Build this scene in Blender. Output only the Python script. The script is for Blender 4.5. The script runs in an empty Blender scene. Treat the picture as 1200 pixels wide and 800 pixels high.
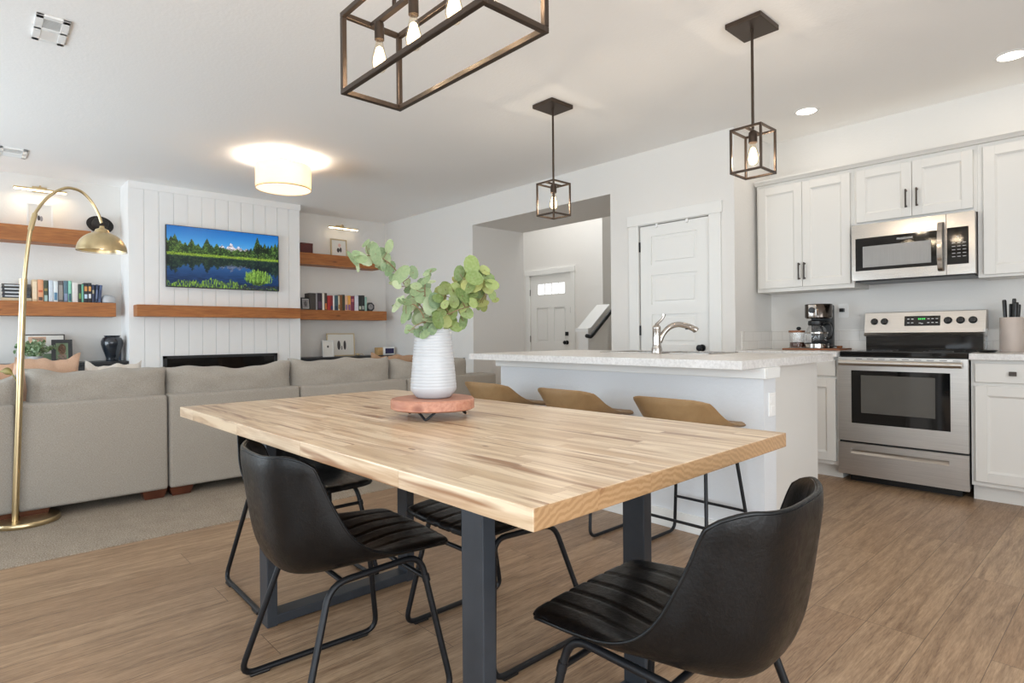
import bpy, bmesh, math, random
import numpy as np
from mathutils import Vector, Matrix

random.seed(7)
C = bpy.context.scene.collection
SC = bpy.context.scene

# ------------------------------------------------------------------ camera, light, exposure
FPX = 692.33                      # focal length in pixels of the 1200 px wide frame
ROLL = math.atan(0.008845)
CAM_H = 1.07
YAW = math.radians(42.6238)
XR, XF = math.sin(YAW), -math.cos(YAW)      # world X in (right, forward)
YR, YF = math.cos(YAW), math.sin(YAW)       # world Y in (right, forward)

cam_d = bpy.data.cameras.new('camera')
cam = bpy.data.objects.new('camera', cam_d)
C.objects.link(cam)
SC.camera = cam
cam_d.sensor_width = 36.0
cam_d.lens = FPX * 36.0 / 1200.0
cam_d.clip_start = 0.02
cam_d.shift_y = -(400 - 392.23) / 1200.0
_r = Vector((XR, YR, 0)); _f = Vector((XF, YF, 0)); _u = Vector((0, 0, 1))
_c, _s = math.cos(ROLL), math.sin(ROLL)
_cr = _r * _c - _u * _s
_cu = _u * _c + _r * _s
_m = Matrix.Identity(4)
for i in range(3):
    _m[i][0] = _cr[i]; _m[i][1] = _cu[i]; _m[i][2] = -_f[i]
_m[2][3] = CAM_H
cam.matrix_world = _m

SC.view_settings.view_transform = 'Standard'
SC.view_settings.look = 'None'
SC.view_settings.gamma = 1.0
SC.view_settings.use_curve_mapping = False
SC.view_settings.exposure = 0.29
SC.cycles.use_denoising = True
SC.cycles.max_bounces = 10
SC.cycles.diffuse_bounces = 7
SC.cycles.glossy_bounces = 5
SC.cycles.transmission_bounces = 8
SC.cycles.transparent_max_bounces = 16
SC.cycles.sample_clamp_indirect = 6.0
SC.cycles.caustics_reflective = False
SC.cycles.caustics_refractive = False

W = bpy.data.worlds.new('world')
SC.world = W
W.use_nodes = True
W.node_tree.nodes['Background'].inputs[0].default_value = (0.80, 0.90, 1.0, 1)
W.node_tree.nodes['Background'].inputs[1].default_value = 1.3

def area_light(name, loc, target, sx, sy, power, col, spread=math.pi):
    d = bpy.data.lights.new(name, 'AREA')
    d.shape = 'RECTANGLE'; d.size = sx; d.size_y = sy
    d.energy = power; d.color = col; d.spread = spread
    o = bpy.data.objects.new(name, d)
    C.objects.link(o)
    o.location = loc
    o.rotation_euler = (Vector(target) - Vector(loc)).to_track_quat('-Z', 'Y').to_euler()
    return o

def point_light(name, loc, power, col, radius=0.03):
    d = bpy.data.lights.new(name, 'POINT')
    d.energy = power; d.color = col; d.shadow_soft_size = radius
    o = bpy.data.objects.new(name, d)
    C.objects.link(o); o.location = loc
    return o

DAY = (0.78, 0.90, 1.0)
WARM = (1.0, 0.87, 0.72)
ROOM_FRONT = -2.3                 # the window wall behind the camera
ROOM_RIGHT = 2.2
# daylight entering the window wall, one lamp per opening, just outside the glass
WIN_FRONT = [(-7.2, -4.0, 0.08, 2.05), (-1.6, 1.4, 0.45, 2.0)]
WIN_POW = [104, 74]
for (a, b, z0, z1), pw in zip(WIN_FRONT, WIN_POW):
    area_light('window_and_fill_light', ((a + b) / 2, ROOM_FRONT - 0.25, (z0 + z1) / 2), ((a + b) / 2, 3.0, 2.3), b - a, z1 - z0, pw, DAY)
ADDED_WIN_RIGHT = (-1.9, 1.9, 0.25, 2.3)     # unseen opening added in the right wall for fill light
area_light('window_and_fill_light', (ROOM_RIGHT + 0.25, 0.0, 1.3), (-4.0, 0.0, 2.2), 3.8, 2.0, 112, (0.92, 0.96, 1.0))  # added fill for the television wall and the island end
# foyer: unseen lamp added overhead to brighten the entry
area_light('foyer_fill', (-5.6, 6.2, 3.9), (-5.6, 6.2, 0), 1.2, 0.9, 27, (1.0, 0.98, 0.95))

# ------------------------------------------------------------------ helpers
def px_ray(x, y):
    u = (x - 600) / FPX; v = (392.23 - y) / FPX
    r = u * _c + v * _s; up = v * _c - u * _s
    return Vector((r * XR + XF, r * YR + YF, up))
def on_z(x, y, z):
    d = px_ray(x, y); return d * ((z - CAM_H) / d.z) + Vector((0, 0, CAM_H))
def on_x(x, y, X):
    d = px_ray(x, y); return d * (X / d.x) + Vector((0, 0, CAM_H))
def on_y(x, y, Y):
    d = px_ray(x, y); return d * (Y / d.y) + Vector((0, 0, CAM_H))
def at_depth(x, y, dep):
    return px_ray(x, y) * dep + Vector((0, 0, CAM_H))

def lin(c):
    out = []
    for v in c[:3]:
        v = v / 255.0
        out.append(v / 12.92 if v <= 0.04045 else ((v + 0.055) / 1.055) ** 2.4)
    return tuple(out) + (1.0,)

class NT:
    def __init__(self, name):
        self.m = bpy.data.materials.new(name); self.m.use_nodes = True
        self.t = self.m.node_tree; self.n = self.t.nodes; self.l = self.t.links
        self.b = self.n['Principled BSDF']
    def new(self, typ, **kw):
        nd = self.n.new(typ)
        for k, v in kw.items():
            if k.startswith('i_'):
                nd.inputs[k[2:].replace('_', ' ')].default_value = v
            else:
                setattr(nd, k, v)
        return nd
    def link(self, a, b): self.l.new(a, b)
    def coords(self, kind='Object', scale=(1, 1, 1), rot=(0, 0, 0)):
        tc = self.new('ShaderNodeTexCoord')
        mp = self.new('ShaderNodeMapping')
        mp.inputs['Scale'].default_value = scale
        mp.inputs['Rotation'].default_value = rot
        self.link(tc.outputs[kind], mp.inputs['Vector'])
        return mp.outputs['Vector']
    def ramp(self, fac, stops):
        r = self.new('ShaderNodeValToRGB')
        el = r.color_ramp.elements
        while len(el) < len(stops): el.new(0.5)
        for e, (p, c) in zip(el, stops):
            e.position = p; e.color = c
        self.link(fac, r.inputs['Fac'])
        return r.outputs['Color']
    def mix(self, fac, a, b, mode='MIX'):
        m = self.new('ShaderNodeMix', data_type='RGBA', blend_type=mode)
        for s, v in ((m.inputs[0], fac), (m.inputs[6], a), (m.inputs[7], b)):
            if hasattr(v, 'is_output') or isinstance(v, bpy.types.NodeSocket): self.link(v, s)
            else: s.default_value = v
        return m.outputs[2]
    def noise(self, vec, scale, detail=3, rough=0.5, dist=0.0):
        n = self.new('ShaderNodeTexNoise')
        n.inputs['Scale'].default_value = scale; n.inputs['Detail'].default_value = detail
        n.inputs['Roughness'].default_value = rough; n.inputs['Distortion'].default_value = dist
        self.link(vec, n.inputs['Vector'])
        return n.outputs['Fac']
    def bump(self, h, strength, dist=0.01):
        b = self.new('ShaderNodeBump')
        b.inputs['Strength'].default_value = strength; b.inputs['Distance'].default_value = dist
        self.link(h, b.inputs['Height']); self.link(b.outputs['Normal'], self.b.inputs['Normal'])

def mat(name, col, rough=0.5, metal=0.0, var=0.0, vscale=8.0, bump=0.0, bscale=60.0, stretch=(1, 1, 1), coat=0.0, emit=None, estr=0.0, spec=None):
    """plain procedural material: base colour with a little noise variation and bump"""
    T = NT(name); b = T.b
    c = lin(col)
    b.inputs['Roughness'].default_value = rough
    b.inputs['Metallic'].default_value = metal
    if coat:
        b.inputs['Coat Weight'].default_value = coat; b.inputs['Coat Roughness'].default_value = 0.15
    if spec is not None: b.inputs['Specular IOR Level'].default_value = spec
    v = T.coords('Object', stretch)
    n = T.noise(v, vscale, 4)
    lo = tuple(max(0, x * (1 - var)) for x in c[:3]) + (1,)
    hi = tuple(min(1, x * (1 + var)) for x in c[:3]) + (1,)
    T.link(T.ramp(n, [(0.3, lo), (0.7, hi)]), b.inputs['Base Color'])
    if bump:
        T.bump(T.noise(v, bscale, 3), bump)
    if emit:
        b.inputs['Emission Color'].default_value = lin(emit); b.inputs['Emission Strength'].default_value = estr
    return T.m

def glass_mat(name, tint=(255, 255, 255), clear=0.975, rough=0.03):
    T = NT(name)
    tr = T.new('ShaderNodeBsdfTransparent'); tr.inputs[0].default_value = lin(tint)
    gl = T.new('ShaderNodeBsdfGlossy'); gl.inputs['Roughness'].default_value = rough
    lw = T.new('ShaderNodeLayerWeight'); lw.inputs['Blend'].default_value = 0.35
    mx = T.new('ShaderNodeMath', operation='MULTIPLY_ADD')
    T.link(lw.outputs['Facing'], mx.inputs[0]); mx.inputs[1].default_value = 0.3; mx.inputs[2].default_value = 1 - clear
    ms = T.new('ShaderNodeMixShader')
    T.link(mx.outputs[0], ms.inputs[0]); T.link(tr.outputs[0], ms.inputs[1]); T.link(gl.outputs[0], ms.inputs[2])
    T.link(ms.outputs[0], T.n['Material Output'].inputs['Surface'])
    return T.m

def emit_mat(name, col, strength):
    T = NT(name)
    T.b.inputs['Base Color'].default_value = lin(col)
    T.b.inputs['Emission Color'].default_value = lin(col)
    T.b.inputs['Emission Strength'].default_value = strength
    return T.m

class MB:
    """collects shapes (world or local coordinates) and links them as ONE mesh object"""
    def __init__(self): self.bm = bmesh.new()
    def _merge(self, b2):
        me = bpy.data.meshes.new('tmp'); b2.to_mesh(me); b2.free()
        self.bm.from_mesh(me); bpy.data.meshes.remove(me)
    def box(self, lo, hi, bev=0.0, seg=2, M=None):
        b2 = bmesh.new()
        lo, hi = [min(a, b) for a, b in zip(lo, hi)], [max(a, b) for a, b in zip(lo, hi)]
        vs = [b2.verts.new((x, y, z)) for x in (lo[0], hi[0]) for y in (lo[1], hi[1]) for z in (lo[2], hi[2])]
        for f in ((0, 1, 3, 2), (4, 6, 7, 5), (0, 4, 5, 1), (2, 3, 7, 6), (0, 2, 6, 4), (1, 5, 7, 3)):
            b2.faces.new([vs[i] for i in f])
        if bev > 0:
            bmesh.ops.bevel(b2, geom=b2.edges[:], offset=bev, segments=seg, profile=0.6, affect='EDGES')
        if M is not None: bmesh.ops.transform(b2, matrix=M, verts=b2.verts[:])
        bmesh.ops.recalc_face_normals(b2, faces=b2.faces[:])
        self._merge(b2); return self
    def rings(self, rings, closed_u=True, cap0=True, cap1=True, closed_v=False):
        b2 = bmesh.new()
        R = [[b2.verts.new(p) for p in r] for r in rings]
        n = len(R[0]); k = len(R)
        for i in range(k if closed_v else k - 1):
            a, b = R[i], R[(i + 1) % k]
            for j in range(n if closed_u else n - 1):
                q = [a[j], a[(j + 1) % n], b[(j + 1) % n], b[j]]
                if len(set(q)) == 4:
                    try: b2.faces.new(q)
                    except ValueError: pass
        if closed_u and not closed_v:
            if cap0: b2.faces.new(list(reversed(R[0])))
            if cap1: b2.faces.new(R[-1])
        bmesh.ops.remove_doubles(b2, verts=b2.verts[:], dist=1e-6)
        bmesh.ops.recalc_face_normals(b2, faces=b2.faces[:])
        self._merge(b2); return self
    def cyl(self, p0, p1, r0, r1=None, seg=20):
        p0, p1 = Vector(p0), Vector(p1); r1 = r0 if r1 is None else r1
        d = (p1 - p0).normalized()
        a = d.orthogonal().normalized(); b = d.cross(a)
        cs = [(math.cos(2 * math.pi * i / seg), math.sin(2 * math.pi * i / seg)) for i in range(seg)]
        return self.rings([[p0 + (a * x + b * y) * r0 for x, y in cs], [p1 + (a * x + b * y) * r1 for x, y in cs]])
    def tube(self, pts, r, closed=False, seg=10, flat=1.0):
        pts = [Vector(p) for p in pts]; n = len(pts)
        rr = r if isinstance(r, (list, tuple)) else [r] * n
        T = []
        for i in range(n):
            if closed: t = pts[(i + 1) % n] - pts[i - 1]
            else: t = pts[min(i + 1, n - 1)] - pts[max(i - 1, 0)]
            T.append(t.normalized())
        a = T[0].orthogonal().normalized()
        rings = []
        for i in range(n):
            a = (a - T[i] * a.dot(T[i]))
            a = a.normalized() if a.length > 1e-6 else T[i].orthogonal().normalized()
            b = T[i].cross(a)
            rings.append([pts[i] + (a * math.cos(2 * math.pi * j / seg) + b * math.sin(2 * math.pi * j / seg) * flat) * rr[i] for j in range(seg)])
        return self.rings(rings, closed_v=closed)
    def lathe(self, prof, c=(0, 0, 0), seg=40, axis='z', sx=1.0, sy=1.0):
        rings = []
        for r, z in prof:
            ring = []
            for j in range(seg):
                a = 2 * math.pi * j / seg
                x, y = max(r, 1e-5) * math.cos(a) * sx, max(r, 1e-5) * math.sin(a) * sy
                p = {'z': (x, y, z), 'x': (z, x, y), 'y': (x, z, y)}[axis]
                ring.append(Vector(c) + Vector(p))
            rings.append(ring)
        return self.rings(rings, cap0=prof[0][0] < 0.0015, cap1=prof[-1][0] < 0.0015)
    def prism(self, poly, axis, d0, d1):
        """poly: 2-D points in the two remaining axes (cyclic order), extruded along axis"""
        def P(q, d):
            return {'x': (d, q[0], q[1]), 'y': (q[0], d, q[1]), 'z': (q[0], q[1], d)}[axis]
        return self.rings([[P(q, d0) for q in poly], [P(q, d1) for q in poly]])
    def ball(self, c, r, seg=16, ring=10):
        rx, ry, rz = r if isinstance(r, (tuple, list)) else (r, r, r)
        rings = []
        for i in range(ring + 1):
            t = math.pi * i / ring
            q = max(math.sin(t), 1e-4)
            rings.append([Vector(c) + Vector((rx * q * math.cos(2 * math.pi * j / seg), ry * q * math.sin(2 * math.pi * j / seg), -rz * math.cos(t))) for j in range(seg)])
        return self.rings(rings)
    def grid(self, G):
        return self.rings(G, closed_u=False)
    def build(self, name, m, parent=None, smooth=None, org=None, xf=None):
        """org: world base point; meshes are stored relative to it (or to the parent's world origin)"""
        if xf is not None: bmesh.ops.transform(self.bm, matrix=xf, verts=self.bm.verts[:])
        off = Vector((0, 0, 0))
        if parent is not None:
            p = parent
            while p is not None:
                off += p.location; p = p.parent
            if parent.get('_local'): off = Vector((0, 0, 0))
            elif any(q.get('_local') for q in _chain(parent)): off = Vector((0, 0, 0))
        elif org is not None:
            off = Vector(org)
        bmesh.ops.translate(self.bm, vec=-off, verts=self.bm.verts[:])
        me = bpy.data.meshes.new(name)
        self.bm.to_mesh(me); self.bm.free()
        me.materials.append(m)
        if smooth is not None:
            me.polygons.foreach_set('use_smooth', [True] * len(me.polygons))
            if smooth < 180:
                me.set_sharp_from_angle(angle=math.radians(smooth))
        o = bpy.data.objects.new(name, me)
        C.objects.link(o)
        if parent is not None: o.parent = parent
        else: o.location = off
        return o
def _chain(p):
    while p is not None:
        yield p; p = p.parent

def thing(name, label, cat, loc=(0, 0, 0), rot=0.0, group=None, local=False):
    o = bpy.data.objects.new(name, None); C.objects.link(o)
    o.empty_display_size = 0.05
    o.location = loc; o.rotation_euler = (0, 0, rot)
    o['label'] = label; o['category'] = cat
    if group: o['group'] = group
    if local: o['_local'] = 1
    return o
def tag(o, label, cat, group=None):
    o['label'] = label; o['category'] = cat
    if group: o['group'] = group
    return o
def struct(o, label=None):
    o['kind'] = 'structure'
    if label: o['label'] = label
    return o
def dup(root, loc, rot, label, group=None):
    r = root.copy(); C.objects.link(r)
    r.location = loc; r.rotation_euler = (0, 0, rot); r['label'] = label
    if group: r['group'] = group
    for ch in list(root.children):
        c = ch.copy(); C.objects.link(c); c.parent = r
        for g in list(ch.children):
            d = g.copy(); C.objects.link(d); d.parent = c
    return r
def round_path(pts, rad, n=5, closed=False):
    pts = [Vector(p) for p in pts]; out = []
    N = len(pts)
    for i, p in enumerate(pts):
        if not closed and i in (0, N - 1): out.append(p); continue
        a, b = pts[i - 1], pts[(i + 1) % N]
        da, db = (a - p), (b - p)
        q = min(rad, da.length * 0.49, db.length * 0.49)
        s, e = p + da.normalized() * q, p + db.normalized() * q
        for k in range(n + 1):
            t = k / n
            out.append(s * (1 - t) ** 2 + p * 2 * t * (1 - t) + e * t ** 2)
    return out
def spline(pts, n=8):
    pts = [Vector(p) for p in pts]; out = []
    P = [pts[0] * 2 - pts[1]] + pts + [pts[-1] * 2 - pts[-2]]
    for i in range(1, len(P) - 2):
        for k in range(n):
            t = k / n
            a, b, c, d = P[i - 1], P[i], P[i + 1], P[i + 2]
            out.append(0.5 * ((2 * b) + (c - a) * t + (2 * a - 5 * b + 4 * c - d) * t * t + (3 * b - a - 3 * c + d) * t ** 3))
    out.append(pts[-1]); return out

# ------------------------------------------------------------------ materials
def wall_paint(name, col):
    T = NT(name)
    v = T.coords('Object')
    T.b.inputs['Base Color'].default_value = lin(col)
    T.b.inputs['Roughness'].default_value = 0.75
    T.bump(T.noise(v, 55, 3), 0.12, 0.01)
    return T.m
m_wall = wall_paint('wall_paint', (225, 223, 219))
m_ceil = wall_paint('ceiling_paint', (246, 245, 243))
m_trim = mat('white_trim_paint', (230, 230, 227), 0.42)
m_ship = mat('shiplap_paint', (240, 240, 239), 0.5, var=0.01)
m_cab = mat('cabinet_paint', (220, 218, 213), 0.42)
m_island = wall_paint('island_paint', (217, 220, 223))
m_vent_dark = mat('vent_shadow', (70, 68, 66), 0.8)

def floor_wood():
    T = NT('plank_floor')
    tc = T.new('ShaderNodeTexCoord'); sp = T.new('ShaderNodeSeparateXYZ'); cb = T.new('ShaderNodeCombineXYZ')
    T.link(tc.outputs['Object'], sp.inputs[0]); T.link(sp.outputs['Y'], cb.inputs['X']); T.link(sp.outputs['X'], cb.inputs['Y'])
    br = T.new('ShaderNodeTexBrick', offset=0.37, offset_frequency=3)
    for k, v in (('Scale', 1.0), ('Brick Width', 1.22), ('Row Height', 0.182), ('Mortar Size', 0.0011), ('Mortar Smooth', 0.1), ('Bias', 0.0)):
        br.inputs[k].default_value = v
    br.inputs['Color1'].default_value = (0, 0, 0, 1); br.inputs['Color2'].default_value = (1, 1, 1, 1)
    br.inputs['Mortar'].default_value = (0.5, 0.5, 0.5, 1)
    T.link(cb.outputs[0], br.inputs['Vector'])
    tone = T.ramp(br.outputs['Color'], [(0.0, lin((143, 112, 86))), (0.3, lin((168, 138, 108))), (0.65, lin((182, 153, 123))), (1.0, lin((156, 123, 93)))])
    # offset the grain per plank
    ad = T.new('ShaderNodeVectorMath', operation='MULTIPLY_ADD')
    T.link(br.outputs['Color'], ad.inputs[0]); ad.inputs[1].default_value = (7.0, 3.0, 5.0)
    mp = T.new('ShaderNodeMapping'); mp.inputs['Scale'].default_value = (1.5, 19.0, 1.0)
    T.link(cb.outputs[0], mp.inputs['Vector']); T.link(mp.outputs['Vector'], ad.inputs[2])
    g1 = T.noise(ad.outputs[0], 1.6, 6, 0.62, 0.9)
    g2 = T.noise(ad.outputs[0], 11.0, 5, 0.65, 0.5)
    c1 = T.mix(T.ramp(g1, [(0.36, (0, 0, 0, 1)), (0.60, (1, 1, 1, 1))]), lin((112, 85, 62)), tone)
    c2 = T.mix(0.42, c1, T.ramp(g2, [(0.35, lin((118, 92, 68))), (0.65, lin((192, 164, 134)))]), 'MIX')
    c3 = T.mix(br.outputs['Fac'], c2, lin((92, 74, 58)))
    T.link(c3, T.b.inputs['Base Color'])
    T.b.inputs['Roughness'].default_value = 0.38
    T.b.inputs['Specular IOR Level'].default_value = 0.4
    T.bump(g2, 0.05, 0.005)
    return T.m
m_floor = floor_wood()
def carpet():
    T = NT('beige_carpet')
    v = T.coords('Object')
    n1 = T.noise(v, 150, 3, 0.7); n2 = T.noise(v, 9, 4)
    c = T.mix(0.35, T.ramp(n1, [(0.35, lin((128, 114, 98))), (0.65, lin((214, 202, 186)))]), T.ramp(n2, [(0.3, lin((160, 145, 128))), (0.7, lin((188, 175, 158)))]))
    T.link(c, T.b.inputs['Base Color']); T.b.inputs['Roughness'].default_value = 0.95
    T.b.inputs['Specular IOR Level'].default_value = 0.1
    T.bump(n1, 0.8, 0.02)
    return T.m
m_carpet = carpet()
def beam_wood(name, a, b, dark, axis='y'):
    T = NT(name)
    st = {'x': (1.2, 14, 14), 'y': (14, 1.2, 14), 'z': (14, 14, 1.2)}[axis]
    v = T.coords('Object', st)
    n1 = T.noise(v, 1.5, 6, 0.6, 1.2); n2 = T.noise(v, 7, 3)
    kv = T.coords('Object', {'x': (2.2, 6, 6), 'y': (6, 2.2, 6), 'z': (6, 6, 2.2)}[axis])
    vo = T.new('ShaderNodeTexVoronoi'); vo.inputs['Scale'].default_value = 1.4; T.link(kv, vo.inputs['Vector'])
    c = T.ramp(n1, [(0.3, lin(b)), (0.55, lin(a)), (0.75, lin(b))])
    c = T.mix(T.ramp(n2, [(0.35, (0.3, 0.3, 0.3, 1)), (0.6, (0, 0, 0, 1))]), c, lin(dark))
    c = T.mix(T.ramp(vo.outputs['Distance'], [(0.05, (0.85, 0.85, 0.85, 1)), (0.14, (0, 0, 0, 1))]), c, lin(dark))
    T.link(c, T.b.inputs['Base Color']); T.b.inputs['Roughness'].default_value = 0.5
    return T.m
m_beam = beam_wood('stained_cedar', (176, 112, 58), (150, 88, 42), (96, 52, 24))
def butcher():
    T = NT('butcher_block')
    tc = T.new('ShaderNodeTexCoord')
    br = T.new('ShaderNodeTexBrick', offset=0.43, offset_frequency=2)
    for k, v in (('Scale', 1.0), ('Brick Width', 0.46), ('Row Height', 0.041), ('Mortar Size', 0.0004), ('Mortar Smooth', 0.3), ('Bias', 0.0)):
        br.inputs[k].default_value = v
    br.inputs['Color1'].default_value = (0, 0, 0, 1); br.inputs['Color2'].default_value = (1, 1, 1, 1)
    br.inputs['Mortar'].default_value = (0.4, 0.4, 0.4, 1)
    sp = T.new('ShaderNodeSeparateXYZ'); T.link(tc.outputs['Object'], sp.inputs[0])
    # shift every stave lengthwise so that the joints scatter
    rw = T.new('ShaderNodeMath', operation='FLOOR'); dv = T.new('ShaderNodeMath', operation='DIVIDE')
    T.link(sp.outputs['Y'], dv.inputs[0]); dv.inputs[1].default_value = 0.041; T.link(dv.outputs[0], rw.inputs[0])
    wn = T.new('ShaderNodeTexWhiteNoise', noise_dimensions='1D'); T.link(rw.outputs[0], wn.inputs['W'])
    sh = T.new('ShaderNodeMath', operation='ADD'); T.link(sp.outputs['X'], sh.inputs[0]); T.link(wn.outputs['Value'], sh.inputs[1])
    cb = T.new('ShaderNodeCombineXYZ'); T.link(sh.outputs[0], cb.inputs['X']); T.link(sp.outputs['Y'], cb.inputs['Y'])
    T.link(cb.outputs[0], br.inputs['Vector'])
    tone = T.ramp(br.outputs['Color'], [(0.0, lin((196, 170, 138))), (0.25, lin((221, 201, 173))), (0.55, lin((213, 190, 159))), (0.8, lin((227, 208, 182))), (1.0, lin((203, 175, 141)))])
    ad = T.new('ShaderNodeVectorMath', operation='MULTIPLY_ADD')
    T.link(br.outputs['Color'], ad.inputs[0]); ad.inputs[1].default_value = (9, 4, 6)
    mp = T.new('ShaderNodeMapping'); mp.inputs['Scale'].default_value = (2.0, 24.0, 24.0)
    T.link(tc.outputs['Object'], mp.inputs['Vector']); T.link(mp.outputs['Vector'], ad.inputs[2])
    g = T.noise(ad.outputs[0], 1.4, 6, 0.6, 0.8)
    s = T.noise(ad.outputs[0], 0.75, 3, 0.5, 0.4)
    c = T.mix(T.ramp(g, [(0.36, (0.7, 0.7, 0.7, 1)), (0.58, (0, 0, 0, 1))]), tone, lin((166, 130, 94)))
    c = T.mix(T.ramp(s, [(0.335, (0.85, 0.85, 0.85, 1)), (0.41, (0, 0, 0, 1))]), c, lin((134, 90, 54)))
    # small knots
    mk = T.new('ShaderNodeMapping'); mk.inputs['Scale'].default_value = (1.0, 3.0, 3.0); T.link(tc.outputs['Object'], mk.inputs['Vector'])
    vo = T.new('ShaderNodeTexVoronoi'); vo.inputs['Scale'].default_value = 3.4; T.link(mk.outputs['Vector'], vo.inputs['Vector'])
    c = T.mix(T.ramp(vo.outputs['Distance'], [(0.035, (0.9, 0.9, 0.9, 1)), (0.06, (0, 0, 0, 1))]), c, lin((96, 58, 34)))
    c = T.mix(br.outputs['Fac'], c, lin((150, 112, 76)))
    # end grain is darker, with growth rings
    ge = T.new('ShaderNodeNewGeometry'); vt = T.new('ShaderNodeVectorTransform', vector_type='NORMAL', convert_from='WORLD', convert_to='OBJECT')
    T.link(ge.outputs['True Normal'], vt.inputs[0]); sn = T.new('ShaderNodeSeparateXYZ'); T.link(vt.outputs[0], sn.inputs[0])
    ab = T.new('ShaderNodeMath', operation='ABSOLUTE'); T.link(sn.outputs['X'], ab.inputs[0])
    gt = T.new('ShaderNodeMath', operation='GREATER_THAN'); T.link(ab.outputs[0], gt.inputs[0]); gt.inputs[1].default_value = 0.8
    wv = T.new('ShaderNodeTexWave', wave_type='RINGS', rings_direction='X')
    wv.inputs['Scale'].default_value = 26; wv.inputs['Distortion'].default_value = 5; wv.inputs['Detail'].default_value = 3; wv.inputs['Detail Scale'].default_value = 1.6
    ve = T.new('ShaderNodeVectorMath', operation='MULTIPLY_ADD'); T.link(br.outputs['Color'], ve.inputs[0]); ve.inputs[1].default_value = (0.2, 0.35, 0.12); T.link(tc.outputs['Object'], ve.inputs[2]); T.link(ve.outputs[0], wv.inputs['Vector'])
    kn = T.coords('Object', (1, 1, 1)); nk = T.noise(kn, 17, 3, 0.5, 0.6)
    e1 = T.ramp(wv.outputs['Fac'], [(0.2, lin((148, 115, 80))), (0.8, lin((165, 131, 95)))])
    e1 = T.mix(T.ramp(nk, [(0.66, (0, 0, 0, 1)), (0.73, (0.8, 0.8, 0.8, 1))]), e1, lin((110, 66, 36)))
    c = T.mix(gt.outputs[0], c, e1)
    T.link(c, T.b.inputs['Base Color']); T.b.inputs['Roughness'].default_value = 0.3
    return T.m
m_butcher = butcher()
def leather(name, col, hi, rough, bump):
    T = NT(name)
    v = T.coords('Object')
    n1 = T.noise(v, 6, 5, 0.6, 0.6); n2 = T.noise(v, 140, 2); n3 = T.noise(v, 22, 4, 0.65, 1.5)
    T.link(T.ramp(n1, [(0.35, lin(col)), (0.7, lin(hi))]), T.b.inputs['Base Color'])
    T.link(T.ramp(n3, [(0.3, (rough - .08,) * 3 + (1,)), (0.7, (rough + .1,) * 3 + (1,))]), T.b.inputs['Roughness'])
    T.b.inputs['Specular IOR Level'].default_value = 0.36
    ad = T.new('ShaderNodeMath', operation='ADD'); T.link(n2, ad.inputs[0]); T.link(n3, ad.inputs[1])
    T.bump(ad.outputs[0], bump, 0.006)
    return T.m
m_leather = leather('black_leather', (5, 5, 6), (9, 10, 12), 0.36, 0.09)
m_tan = leather('tan_leather', (144, 114, 78), (162, 132, 94), 0.5, 0.08)
m_blackmetal = mat('black_metal', (30, 31, 34), 0.42, 0.5, var=0.1)
m_tablesteel = mat('charcoal_steel', (56, 60, 66), 0.45, 0.4, var=0.12, vscale=14)
m_bronze = mat('dark_bronze', (78, 66, 57), 0.38, 0.75, var=0.08)
m_handle = mat('pewter_handle', (70, 64, 60), 0.4, 0.8)
m_brass = mat('brushed_brass', (206, 186, 146), 0.3, 1.0, var=0.06, vscale=40, stretch=(1, 1, 0.1))
m_chrome = mat('polished_nickel', (196, 190, 184), 0.14, 1.0)
def steel(name='stainless_steel', rough=0.22):
    T = NT(name)
    v = T.coords('Object', (1.5, 1.5, 220))
    n = T.noise(v, 3, 3); w = T.noise(T.coords('Object', (3, 3, 2)), 2, 2)
    T.link(T.ramp(n, [(0.3, lin((186, 181, 175))), (0.7, lin((204, 199, 193)))]), T.b.inputs['Base Color'])
    T.b.inputs['Metallic'].default_value = 1.0
    T.b.inputs['Roughness'].default_value = rough
    T.b.inputs['Anisotropic'].default_value = 0.5
    T.bump(w, 0.05, 0.02)
    return T.m
m_steel = steel()
m_range = steel('range_steel', 0.40)
m_blackglass = mat('black_glass', (14, 14, 15), 0.06, 0.0, spec=0.6)
m_ovenglass = mat('oven_window_glass', (88, 86, 82), 0.14, 0.0, var=0.08, vscale=3)
m_microglass = mat('microwave_window_mesh', (150, 149, 147), 0.3, 0.0, var=0.05, vscale=90, stretch=(1, 0.05, 0.05))
m_blackplastic = mat('black_plastic', (20, 20, 21), 0.35)
m_whiteplastic = mat('white_plastic', (238, 238, 236), 0.35)
m_print = mat('white_print', (225, 225, 225), 0.5)
m_glass = glass_mat('clear_glass')
m_bulbglass = glass_mat('bulb_glass', (255, 250, 240), 0.96)
m_filament = emit_mat('glowing_filament', (255, 222, 172), 9.0)
m_fil_soft = emit_mat('glowing_bulb_core', (255, 226, 182), 5.0)
m_led = emit_mat('led_strip', (255, 232, 196), 6.0)
m_down = emit_mat('downlight_lens', (255, 244, 230), 7.0)
m_drum = None
def laminate():
    T = NT('speckled_laminate')
    v = T.coords('Object')
    n1 = T.noise(v, 60, 5, 0.7); n2 = T.noise(v, 7, 4)
    c = T.mix(0.4, T.ramp(n1, [(0.33, lin((188, 184, 180))), (0.6, lin((226, 224, 221)))]), T.ramp(n2, [(0.3, lin((204, 201, 197))), (0.7, lin((228, 226, 224)))]))
    T.link(c, T.b.inputs['Base Color']); T.b.inputs['Roughness'].default_value = 0.3
    return T.m
m_lam = laminate()
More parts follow.
